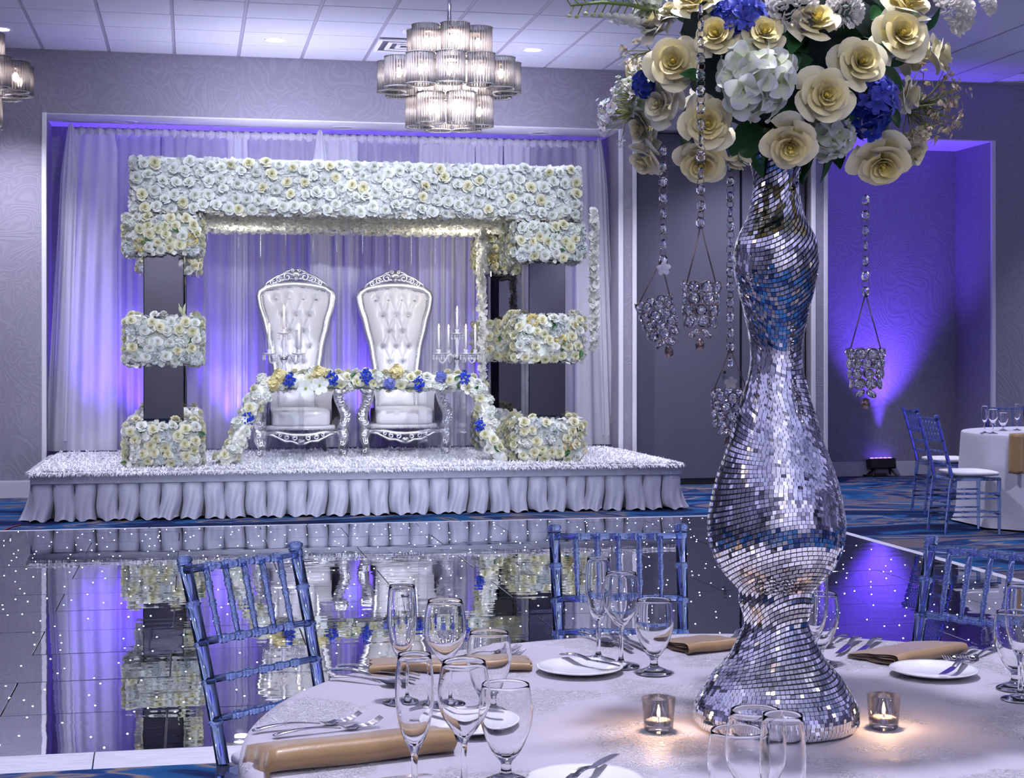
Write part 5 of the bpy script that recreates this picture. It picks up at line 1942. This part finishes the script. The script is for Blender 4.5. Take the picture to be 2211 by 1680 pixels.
def chain(label, px, y0, y1, d, step, r=0.0082, seed=0, blossom=False):
    r_ = random.Random(seed)
    top = at_d(px, y0, d)
    t = thing('crystal_chain', label, 'crystal chain', (top.x, top.y, top.z), -YAW, 'crystal chains hanging from the bouquet')
    n_ = int((y1 - y0) / step)
    s = d / FPX
    for k in range(n_ + 1):
        z = -k * step * s
        o = obj('crystal_bead', BEAD, t, (0, 0, z), (0, 0, r_.uniform(-1.1, 1.1)))
        o.scale = (r, r, r * 1.25)
        if k < n_:
            o = obj('wire_ring', RING, t, (0, 0, z - step * s * 0.5), (0, 0, r_.uniform(-0.9, 0.9)))
            o.scale = (step * s * 0.26,) * 3
    if blossom:
        bm2 = MB()
        for k in range(2):
            floret(bm2, (0, -0.002 * k, 0), (0.2, -1, -0.3), 0.013 - 0.003 * k, (0.85, 0.84, 0.92), 5, 0.4 + k)
        bm2.build('frosted_blossom', PETAL, t, True, True, loc=(0.0, 0, -(y1 - y0 + 14) * s))
    return top, t


CRD = MB().lathe([(0, -0.45), (0.62, -0.34), (1.0, -0.05), (1.0, 0.05), (0.62, 0.34), (0.30, 0.45), (0, 0.45)], 12, Matrix.Rotation(PI / 2, 4, 'X')).mesh('crystal', CRYSTAL)
SETR = MB().tube([(math.cos(2 * PI * k / 16) * 1.04, 0, math.sin(2 * PI * k / 16) * 1.04) for k in range(16)], 0.075, 5, closed=True).mesh('setting_ring', WIRE, True)


def lantern(label, px, ytop, w, h, d, tilt=(0, 0), apex=None, rot=0.0, rows=5):
    s = d / FPX
    W, Hh = w * s, h * s
    c = at_d(px, ytop, d)
    t = thing('crystal_lantern', label, 'lantern', (c.x, c.y, c.z), 0, 'crystal votive lanterns')
    t.rotation_euler = (Matrix.Rotation(tilt[0], 3, FWD) @ Matrix.Rotation(tilt[1], 3, RGT) @ Matrix.Rotation(rot, 3, 'Z')).to_euler()
    r = Hh / rows * 0.50
    for j in range(rows):
        z = -r - j * (Hh - 2 * r) / (rows - 1) * 0.97
        R = W / 2 * (1.0, 0.97, 0.93, 0.84, 0.50)[min(4, int(j * 5 / rows))] - 0.003
        n_ = max(4, int(2 * PI * R / (2.12 * r)))
        tl = (0.18, 0.05, 0.0, -0.15, -0.75)[min(4, int(j * 5 / rows))]
        for k in range(n_):
            a = 2 * PI * (k + 0.5 * (j % 2)) / n_
            o = obj('crystal', CRD, t, (R * math.cos(a), R * math.sin(a), z), (Matrix.Rotation(a + PI / 2, 3, 'Z') @ Matrix.Rotation(tl, 3, 'X')).to_euler())
            o.scale = (r, r * 0.75, r)
            obj('setting_ring', SETR, o)
    MB().lathe([(0, -0.012), (0.006, -0.012), (0.0075, -0.004), (0.005, 0.004), (0, 0.006)], 12).build('finial', WIRE, t, True, loc=(0, 0, -Hh - 0.002))
    Rh = W / 2 - 0.004
    inv = Matrix.Translation(t.location) @ t.rotation_euler.to_matrix().to_4x4()
    ap = inv.inverted() @ apex
    wi = MB()
    for sgn in (-1, 1):
        wi.tube([(sgn * Rh * CS, -sgn * Rh * SN, -0.004), ap], 0.0011, 5)
    wi.build('wire_handle', WIRE, t, True)
    return t


dA, dB, dC, dD = 2.66, 2.475, 2.80, 2.62
chain('crystal chain nearest the left edge of the bouquet', 1432, 327, 565, dA, 33.6, seed=1, blossom=True)
chain('crystal chain falling in front of the roses at the left', 1513, 20, 490, dB, 35.5, seed=2)
chain('crystal chain hanging closest to the vase neck', 1577, 360, 812, dC, 32.6, seed=3, blossom=True)
chain('crystal chain hanging at the right of the vase before the niche', 1869, 432, 632, dD, 33.0, r=0.0076, seed=4)
lantern('tilted crystal lantern leftmost of the hanging lanterns', 1410, 645, 86, 112, dA, (-0.30, 0.1), at_d(1427, 562, dA), 0.2)
lantern('upright crystal lantern second from the left, beside the tilted one', 1515, 608, 88, 128, dB, (0.03, 0), at_d(1513, 486, dB), 0.5)
lantern('crystal lantern half hidden behind the widening vase', 1578, 842, 86, 106, dC, (0.04, 0.1), at_d(1577, 752, dC), 0.1)
lantern('crystal lantern hanging in front of the purple niche', 1869, 752, 86, 112, dD, (0, 0), at_d(1869, 634, dD), 0.3)

# ------------------------------------------------------------------ glassware
def glass_mb(kind):
    o, i = {
        'flute': ([(0.033, 0.0), (0.034, 0.002), (0.020, 0.006), (0.006, 0.014), (0.0045, 0.05), (0.006, 0.075), (0.016, 0.095), (0.0245, 0.125), (0.0275, 0.155), (0.0265, 0.185), (0.0235, 0.2112), (0.0229, 0.2120)],
                  [(0.0222, 0.2112), (0.0250, 0.185), (0.0260, 0.155), (0.0230, 0.126), (0.0145, 0.098), (0.004, 0.086), (0.0, 0.085)]),
        'wine': ([(0.036, 0.0), (0.037, 0.002), (0.022, 0.006), (0.006, 0.014), (0.0045, 0.05), (0.0055, 0.075), (0.018, 0.092), (0.033, 0.115), (0.0385, 0.138), (0.0365, 0.165), (0.0315, 0.1892), (0.0309, 0.1900)],
                 [(0.0302, 0.1892), (0.0350, 0.165), (0.0369, 0.138), (0.0315, 0.116), (0.0165, 0.0955), (0.004, 0.084), (0.0, 0.083)]),
        'goblet': ([(0.034, 0.0), (0.035, 0.003), (0.024, 0.008), (0.010, 0.015), (0.0075, 0.026), (0.010, 0.033), (0.014, 0.037), (0.026, 0.055), (0.037, 0.085), (0.0395, 0.108), (0.0375, 0.130), (0.0345, 0.1452), (0.0338, 0.1460)],
                   [(0.0331, 0.1452), (0.0358, 0.130), (0.0377, 0.108), (0.0350, 0.086), (0.024, 0.058), (0.011, 0.043), (0.0, 0.040)]),
    }[kind]
    return MB().lathe([(0, 0)] + spline(o, 4) + spline(i, 3), 40, caps=False)


GM = {k: glass_mb(k).mesh(n, GLASS, True) for k, n in (('flute', 'champagne_flute'), ('wine', 'wine_glass'), ('goblet', 'water_goblet'))}
GN = {'flute': ('champagne_flute', 0.212), 'wine': ('wine_glass', 0.190), 'goblet': ('water_goblet', 0.146)}


def glass(kind, px, ytop, label):
    nm, h = GN[kind]
    p = at_h(px, ytop, TZT + h)
    o = obj(nm, GM[kind], None, (p.x, p.y, TZT + 0.0005), (0, 0, rnd.uniform(0, 6)))
    tag(o, label, 'glass', 'stemware on the near table')


glass('flute', 895, 1414, 'champagne flute nearest the camera at the left, above the rolled napkin')
glass('wine', 1002, 1430, 'wine glass between the nearest left flute and water goblet')
glass('goblet', 1093, 1478, 'water goblet nearest the camera at the left, right of the wine glass')
glass('flute', 868, 1266, 'champagne flute left of the second place setting, before the left chair')
glass('wine', 961, 1298, 'wine glass of the second setting, before the mirrored reflections')
glass('goblet', 1056, 1366, 'water goblet of the second setting over the flat gold napkin')
glass('flute', 1292, 1206, 'champagne flute in front of the middle clear chair')
glass('wine', 1341, 1238, 'wine glass in front of the middle clear chair')
glass('goblet', 1412, 1296, 'water goblet beside the folded napkin left of the vase')
glass('goblet', 1770, 1282, 'water goblet peeking out behind the vase at the right')
glass('flute', 1757, 1236, 'champagne flute mostly hidden behind the vase')
glass('goblet', 2192, 1322, 'water goblet cut by the right edge of the picture')
glass('flute', 2203, 1262, 'champagne flute cut by the right edge, behind a goblet')
glass('wine', 1632, 1535, 'wine glass in the middle of the three front glasses at the vase foot')
glass('flute', 1690, 1545, 'champagne flute rightmost of the three front glasses at the vase foot')
glass('goblet', 1592, 1578, 'water goblet leftmost of the three front glasses at the vase foot')

# ------------------------------------------------------------------ votives
def votive(px, py, label):
    p = T(px, py)
    t = thing('votive_candle', label, 'candle', (p.x, p.y, TZT), 0, 'votive candles on the near table')
    MB().lathe([(0, 0), (0.022, 0), (0.0245, 0.004), (0.0285, 0.056), (0.0268, 0.0565), (0.0232, 0.012), (0, 0.010)], 32).build('cup', thin_glass('votive_glass', (0.985, 0.98, 0.985), 0.8, 0.03, 0.4) if 'votive_glass' not in MATS else MATS['votive_glass'], t, True)
    MB().lathe([(0, 0.0105), (0.0205, 0.0105), (0.0215, 0.018), (0.019, 0.020), (0, 0.0185)], 24).build('wax', WAX, t, True)
    MB().cyl((0, 0, 0.018), (0, 0, 0.025), 0.0008, n=5).build('wick', BLACK, t)
    MB().lathe([(0.0, 0.0), (0.0030, 0.004), (0.0034, 0.008), (0.0018, 0.016), (0.0, 0.022)], 8).build('flame', FLAME, t, True, loc=(0, 0, 0.023))
    lamp('votive_lamp', 'POINT', (p.x, p.y, TZT + 0.045), 0.35, (1.0, 0.62, 0.35), 0.008)


votive(1422, 1578, 'lit glass votive candle left of the vase foot')
votive(1908, 1572, 'lit glass votive candle right of the vase foot')

# ------------------------------------------------------------------ plates
PORC = M('white_porcelain', (0.84, 0.84, 0.88), 0.12, coat=0.3)


def plate(px, py, label, R=0.087):
    p = T(px, py)
    m = MB().lathe([(0, 0.002), (R * 0.55, 0.0005), (R * 0.6, 0.003), (R * 0.95, 0.010), (R, 0.0125), (R * 0.985, 0.0142), (R * 0.93, 0.0125), (R * 0.66, 0.006), (R * 0.58, 0.004), (0, 0.004)], 48)
    tag(m.build('side_plate', PORC, None, True, loc=(p.x, p.y, TZT + 0.0005)), label, 'plate', 'side plates on the near table')
    return p


plate(1252, 1452, 'white side plate with a butter knife in front of the middle glasses')
plate(1022, 1575, 'white side plate half hidden behind the nearest left glasses')
plate(2016, 1458, 'white side plate with a butter knife at the right, below the forks')
plate(1262, 1702, 'white side plate cut by the bottom edge of the picture')

# ------------------------------------------------------------------ cutlery
def handle(mb, L0, L1, w0=0.0045, w1=0.0085, z=0.004, ribs=True):
    n_ = 14
    pth = [(L0 + (L1 - L0) * k / n_, 0, z + 0.006 * math.sin(PI * k / n_)) for k in range(n_ + 1)]
    rad = [w0 + (w1 - w0) * (k / n_) ** 1.2 + (0.0004 * (k % 2) if ribs and k > 5 else 0) for k in range(n_ + 1)]
    rad[-1] *= 0.6
    mb.tube(pth, rad, 8, flat=0.38)


def fork_mesh():
    mb = MB()
    handle(mb, 0.0, 0.118, 0.003, 0.0075)
    mb2 = MB()

    def head(u, v):
        w = 0.0035 + (0.0105 - 0.0035) * min(1, v * 1.6) ** 0.8
        return (-v * 0.032, (2 * u - 1) * w, 0.004 - 0.007 * math.sin(v * PI * 0.9) * (1 - 0.3 * abs(2 * u - 1)) + 0.003)
    for dz in (0, 0.0014):
        mb.grid(lambda u, v, dz=dz: tuple(a + b for a, b in zip(head(u, v), (0, 0, dz))), 6, 6)
    for k in range(4):
        y = -0.0085 + 0.00567 * k
        mb.tube([(-0.030, y, 0.0055), (-0.045, y, 0.0045), (-0.060, y, 0.008), (-0.074, y, 0.0165)], [0.0018, 0.0017, 0.0015, 0.0009], 5)
    return mb.mesh('fork', STEEL, True)


def spoon_mesh():
    mb = MB()
    handle(mb, 0.0, 0.115, 0.003, 0.0075)

    def bowl(u, v):
        t_ = PI * v
        w = 0.0185 * math.sin(t_) ** 0.75
        return (-0.056 * v, (2 * u - 1) * w, 0.0085 - 0.0075 * math.sin(t_) * (1 - (2 * u - 1) ** 2))
    for dz in (0, 0.0012):
        mb.grid(lambda u, v, dz=dz: tuple(a + b for a, b in zip(bowl(u, v), (0, 0, dz))), 8, 10)
    return mb.mesh('spoon', STEEL, True)


def knife_mesh(Lb=0.11, Lh=0.10):
    mb = MB()
    handle(mb, 0.0, Lh, 0.0055, 0.0085, 0.006)
    poly = []
    for k in range(13):
        x = -Lb * k / 12
        poly.append((x, 0.006 - 0.003 * (k / 12)))
    for k in range(12, -1, -1):
        x = -Lb * k / 12
        poly.append((x, -0.010 * math.sin(PI * (0.12 + 0.80 * (1 - k / 12))) ** 0.5 if k < 12 else 0.0025))
    n_ = len(poly)
    vs = [(x, y, 0.0055) for x, y in poly] + [(x, y, 0.0071) for x, y in poly]
    fs = [tuple(range(n_ - 1, -1, -1)), tuple(range(n_, 2 * n_))] + [(i, (i + 1) % n_, n_ + (i + 1) % n_, n_ + i) for i in range(n_)]
    mb.add(vs, fs)
    return mb.mesh('knife', STEEL, False)


CUT = {'fork': fork_mesh(), 'spoon': spoon_mesh(), 'knife': knife_mesh(), 'butter_knife': knife_mesh(0.085, 0.085)}


def cutlery(kind, hx, hy, tx, ty, label, lift=0.0, lift2=None):
    """handle end pixel, tip end pixel on the table; real length, direction from the two"""
    a, b = T(hx, hy), T(tx, ty)
    Lh, Lt = {'fork': (0.118, 0.074), 'spoon': (0.115, 0.056), 'knife': (0.10, 0.11), 'butter_knife': (0.085, 0.085)}[kind]
    d = (a - b)
    d.z = 0
    d.normalize()
    mid = (a + b) / 2 + d * (Lt - Lh) / 2
    ang = math.atan2(d.y, d.x)
    o = obj(kind, CUT[kind], None, (mid.x, mid.y, TZT + 0.0005 + lift), (0, 0.0 if lift2 is None else lift2, ang))
    tag(o, label, kind.split('_')[-1], 'cutlery on the near table')


cutlery('fork', 541, 1584, 782, 1558, 'farther of the two forks above the rolled gold napkin')
cutlery('fork', 567, 1597, 845, 1566, 'nearer of the two forks lying against the rolled gold napkin')
cutlery('knife', 655, 1712, 915, 1684, 'knife at the bottom edge below the rolled gold napkin')
cutlery('spoon', 722, 1468, 865, 1484, 'teaspoon nearest the left table edge in the left cutlery bundle')
cutlery('knife', 742, 1457, 870, 1474, 'knife lying next to the teaspoon in the left cutlery bundle')
cutlery('knife', 763, 1449, 880, 1463, 'knife next to the flat gold napkin in the left cutlery bundle')
cutlery('fork', 990, 1442, 1118, 1420, 'nearer fork sticking out right of the flat gold napkin')
cutlery('fork', 985, 1428, 1105, 1410, 'farther fork sticking out right of the flat gold napkin')
cutlery('butter_knife', 1205, 1432, 1345, 1462, 'butter knife across the plate in front of the middle glasses', 0.013)
cutlery('butter_knife', 925, 1563, 1040, 1566, 'butter knife on the plate behind the nearest left glasses', 0.013)
cutlery('spoon', 1258, 1373, 1312, 1394, 'teaspoon behind the middle champagne flute')
cutlery('knife', 1296, 1371, 1372, 1416, 'left knife behind the middle wine glass')
cutlery('knife', 1320, 1369, 1400, 1411, 'right knife between the middle wine glass and goblet')
cutlery('spoon', 1822, 1378, 1783, 1398, 'teaspoon right behind the vase waist')
cutlery('knife', 1858, 1380, 1803, 1420, 'left of the two knives beside the right napkin')
cutlery('knife', 1904, 1381, 1838, 1423, 'right of the two knives beside the right napkin')
cutlery('fork', 2108, 1402, 2042, 1434, 'left fork of the pair right of the folded napkin')
cutlery('fork', 2150, 1404, 2084, 1432, 'right fork of the pair right of the folded napkin')
cutlery('butter_knife', 2092, 1444, 2025, 1482, 'butter knife across the right side plate', 0.013)
cutlery('butter_knife', 1245, 1705, 1320, 1664, 'butter knife pointing up at the bottom edge plate', 0.013)
cutlery('fork', 1598, 1366, 1574, 1392, 'fork peeking out left behind the vase')

# ------------------------------------------------------------------ napkins
GOLD = M('gold_satin', (0.33, 0.205, 0.085), 0.36, 0.0, sheen=0.5, coat=0.1, noise=(40, (0.36, 0.225, 0.10), 2), bump=(220, 0.05))


def napkin(label, x0, y0, x1, y1, width, thick=0.02, layers=3, droop=0.0, taper=0.0, group='gold napkins'):
    """folded cloth from table pixel 0 to table pixel 1: stacked folds that wrap round one long edge"""
    a, b = T(x0, y0), T(x1, y1)
    d = b - a
    L = d.length
    ang = math.atan2(d.y, d.x)
    t = thing('folded_napkin', label, 'napkin', (a.x, a.y, TZT + 0.001), ang, group)
    for k in range(layers):
        h = thick * (1 - k / (layers + 0.5))
        z0 = 0.0012 * (k + 1)
        w = width * (1 - 0.04 * k)
        mb = MB()

        def fn(u, v, h=h, w=w, k=k, z0=z0):
            # v runs over the top, round the folded front edge, and back under
            s = v * 2
            if s < 0.9:
                y, z = w / 2 - w * s / 0.9, h
                z -= 0.72 * h * (1 - s / 0.9) ** 1.5
            elif s < 1.1:
                aa = (s - 0.9) / 0.2 * PI
                y, z = -w / 2 - h / 2 * math.sin(aa) * 0.9, h / 2 + h / 2 * math.cos(aa)
            else:
                y, z = -w / 2 + w * (s - 1.1) / 0.9, 0.0
            x = L * u + 0.004 * math.sin(5 * y * 20 + k)
            z = z * (0.85 + 0.15 * math.sin(PI * u)) + z0
            y *= 1 - taper * u
            if droop and u < droop:
                q = (droop - u) / droop
                z -= 0.13 * q ** 1.6
                x += 0.05 * q * q
            z += 0.0012 * math.sin(9 * u + 3 * k)
            return (x, y + 0.003 * k, z)
        mb.grid(fn, 26, 26)
        mb.build('fold', GOLD, t, True)
    return t


napkin('rolled gold satin napkin hanging over the near left table edge', 503, 1654, 945, 1604, 0.14, 0.038, 3, 0.12)
napkin('flat gold napkin with forks behind the left glasses', 800, 1442, 1140, 1436, 0.13, 0.018, 3)
napkin('folded gold napkin left of the vase, before the middle chair', 1446, 1402, 1560, 1390, 0.14, 0.022, 3)
napkin('folded gold napkin on the right between the knives and forks', 1880, 1430, 2030, 1402, 0.13, 0.024, 3)
# ================================================================== clear chiavari chairs
PAD = M('white_seat_pad', (0.78, 0.78, 0.84), 0.6)
TIE = M('tan_tie', (0.6, 0.5, 0.42), 0.7)


def ringed(mb, p0, p1, r, rings, bulge=1.28, taper=1.0, n=10):
    """bamboo turned bar: a bar with paired ring knots"""
    p0, p1 = Vector(p0), Vector(p1)
    L = (p1 - p0).length
    ks = [0.0]
    rad = [r]
    w = 0.0045 / L
    for q in rings:
        for (o_, b_) in ((-2.2 * w, 1.0), (-1.6 * w, bulge), (-0.6 * w, bulge), (0, 1.0), (0.6 * w, bulge), (1.6 * w, bulge), (2.2 * w, 1.0)):
            ks.append(min(1, max(0, q + o_)))
            rad.append(r * b_ * (1 + (taper - 1) * ks[-1]))
    ks.append(1.0)
    rad.append(r * taper)
    mb.tube([p0.lerp(p1, k) for k in ks], rad, n)


def make_chair(label, group):
    """local: seat faces -Y, origin on the floor under the seat centre"""
    t = thing('chiavari_chair', label, 'chair', (0, 0, 0), 0, group)
    SHt, Ht = 0.435, 0.895
    wb, wt, wf = 0.165, 0.176, 0.185

    def post(z):
        k = (z - SHt) / (Ht - SHt)
        if z < SHt:
            return (wb, 0.185 + 0.05 * (1 - z / SHt), z)
        return (wb + (wt - wb) * k, 0.185 + 0.105 * k + 0.02 * k * k, z)
    for s in (-1, 1):
        mb = MB()
        zs = [0.0, 0.10, 0.2, 0.3, SHt]
        pts = [Vector((s * post(z)[0], post(z)[1], z)) for z in zs]
        mb.tube(pts, [0.011, 0.0125, 0.0135, 0.0145, 0.0155], 10)
        # upper post with knots at each rail
        prev = SHt
        for z in (0.535, 0.625, 0.71, 0.80, 0.882):
            a, b = post(prev), post(z)
            ringed(mb, (s * a[0], a[1], a[2]), (s * b[0], b[1], b[2]), 0.0155, [0.97], 1.2)
            prev = z
        p = post(0.885)
        mb.lathe([(0.016, -0.004), (0.019, 0.0), (0.015, 0.004), (0.019, 0.008), (0.020, 0.014), (0.012, 0.020), (0, 0.021)], 12, Matrix.Translation((s * p[0], p[1], p[2])))
        mb.build('back_post', ACRYLIC, t, True)
        mb = MB()
        ringed(mb, (s * wf, -0.185, 0.0), (s * wf, -0.185, SHt - 0.01), 0.0115, [0.3, 0.55, 0.8], 1.2, 1.3)
        mb.build('leg', ACRYLIC, t, True)
        for z in (0.13, 0.17, 0.27, 0.31):
            mb = MB()
            q = post(z)
            ringed(mb, (s * wf, -0.185, z), (s * q[0], q[1], z), 0.0065, [0.3, 0.7], 1.35, 1.0, 8)
            mb.build('side_stretcher', ACRYLIC, t, True)
    for (z, r) in ((0.872, 0.0095), (0.708, 0.0095), (0.622, 0.0085), (0.535, 0.0085)):
        q = post(z)
        mb = MB()
        ringed(mb, (-q[0], q[1], z), (q[0], q[1], z), r, [0.2, 0.35, 0.5, 0.65, 0.8], 1.3)
        mb.build('back_rail', ACRYLIC, t, True)
    for k in range(5):
        u = (k + 1) / 6 * 2 - 1
        a, b = post(0.872), post(0.708)
        mb = MB()
        ringed(mb, (u * a[0], a[1], a[2]), (u * b[0], b[1], b[2]), 0.0078, [0.25, 0.5, 0.75], 1.3, 0.75, 8)
        mb.build('spindle', ACRYLIC, t, True)
    for (y, zz, w) in ((-0.185, (0.15, 0.29), wf), (0.2, (0.24,), wb)):
        for z in zz:
            mb = MB()
            ringed(mb, (-w, y + (0.03 if y > 0 else 0), z), (w, y + (0.03 if y > 0 else 0), z), 0.0065, [0.25, 0.5, 0.75], 1.35, 1.0, 8)
            mb.build('cross_stretcher', ACRYLIC, t, True)
    MB().cbox((-0.195, -0.20, SHt - 0.03), (0.195, 0.178, SHt - 0.006), 0.008).build('seat_frame', ACRYLIC, t)
    smoothmod(MB().cbox((-0.192, -0.205, SHt - 0.004), (0.192, 0.162, SHt + 0.048), 0.018).build('seat_pad', PAD, t, True), 1)
    return t


def chair_pose(xc, d, face_x, face_d):
    """camera-floor position of the back's middle (top) and a point to face"""
    p, f = cw(xc, d), cw(face_x, face_d)
    v = (f - p).normalized()
    rz = math.atan2(v.y, v.x) + PI / 2
    o = p + v * 0.30
    return (o.x, o.y, 0.0), rz


chair0 = make_chair('clear acrylic chiavari chair at the left of the near table, before the dance floor', 'clear chiavari chairs')
c_, r_z = chair_pose(-0.648, 3.83, -0.648 + 0.78, 3.83 - 0.63)
chair0.location = c_
chair0.rotation_euler = (0, 0, r_z)
c_, r_z = chair_pose(0.292, 4.365, 0.36, 2.7)
dup(chair0, c_, r_z, 'clear acrylic chiavari chair behind the middle glasses of the near table')
c_, r_z = chair_pose(1.20, 3.97, 0.50, 3.32)
dup(chair0, c_, r_z, 'clear acrylic chiavari chair at the right of the near table, cut by the edge')

# ================================================================== far table at the right
FC = cw(4.55, 12.75)
CLOTH2 = M('plain_cloth', (0.70, 0.70, 0.82), 0.6, sheen=0.3)
round_table('far round banquet table under a plain white cloth at the right', 'plain white cloth to the floor on the far table at the right', FC, 0.90, CLOTH2, 'round tables', 11, 4, 0.6)
far = lambda px, py: at_h(px, py, TZT)
for i, (px, py, k, lb) in enumerate(((2126, 935, 'flute', 'champagne flute leftmost on the far table'), (2144, 936, 'wine', 'wine glass on the far table beside the leftmost flute'), (2166, 930, 'goblet', 'water goblet on the far table right of the wine glass'), (2196, 929, 'flute', 'champagne flute on the far table near the picture edge'))):
    p = far(px, py)
    o = obj(GN[k][0], GM[k], None, (p.x, p.y, TZT + 0.0005))
    tag(o, lb, 'glass', 'stemware on the far table')
# gold napkin hanging over the edge of the far table
nk = MB()
p0, p1 = far(2190, 940), far(2112, 941)
dirn = (p1 - p0); dirn.z = 0
Ln = dirn.length
dirn.normalize()
sd_ = Vector((-dirn.y, dirn.x, 0))
edge = Vector((FC.x, FC.y, 0))


def nf_(u, v):
    s = u * (0.20 + 0.30)
    pe = at_h(2120, 946, TZT)
    rad = Vector((pe.x - FC.x, pe.y - FC.y, 0)).normalized()
    tang = Vector((-rad.y, rad.x, 0))
    w = (v - 0.5) * 0.13
    if s < 0.20:
        pp = Vector((FC.x, FC.y, TZT + 0.012)) + rad * (0.90 + 0.015 - (0.20 - s))
    else:
        q = s - 0.20
        pp = Vector((FC.x, FC.y, TZT + 0.010 - q)) + rad * (0.925 + 0.05 * q + 0.012 * math.sin(v * 7) + 0.03)
    return pp + tang * w + Vector((0, 0, 0.004 * math.sin(v * 9)))


nk.grid(nf_, 20, 8)
o = nk.build('hanging_napkin', GOLD, None, True)
sm = o.modifiers.new('thick', 'SOLIDIFY')
sm.thickness = 0.008
tag(o, 'gold napkin hanging over the edge of the far table', 'napkin', 'gold napkins')
# chairs round the far table
c_, r_z = chair_pose((2006 - CX) / FPX * 12.1, 12.12, 4.50, 12.3)
dup(chair0, c_, r_z, 'clear chiavari chair with white pad nearest us at the far table')
c_, r_z = chair_pose((1974 - CX) / FPX * 13.5, 13.62, 4.50, 13.70)
dup(chair0, c_, r_z, 'clear chiavari chair behind another one at the far table')
c_, r_z = chair_pose((2182 - CX) / FPX * 14.1, 14.25, 4.4, 12.75)
dup(chair0, c_, r_z, 'clear chiavari chair on the back side of the far table')
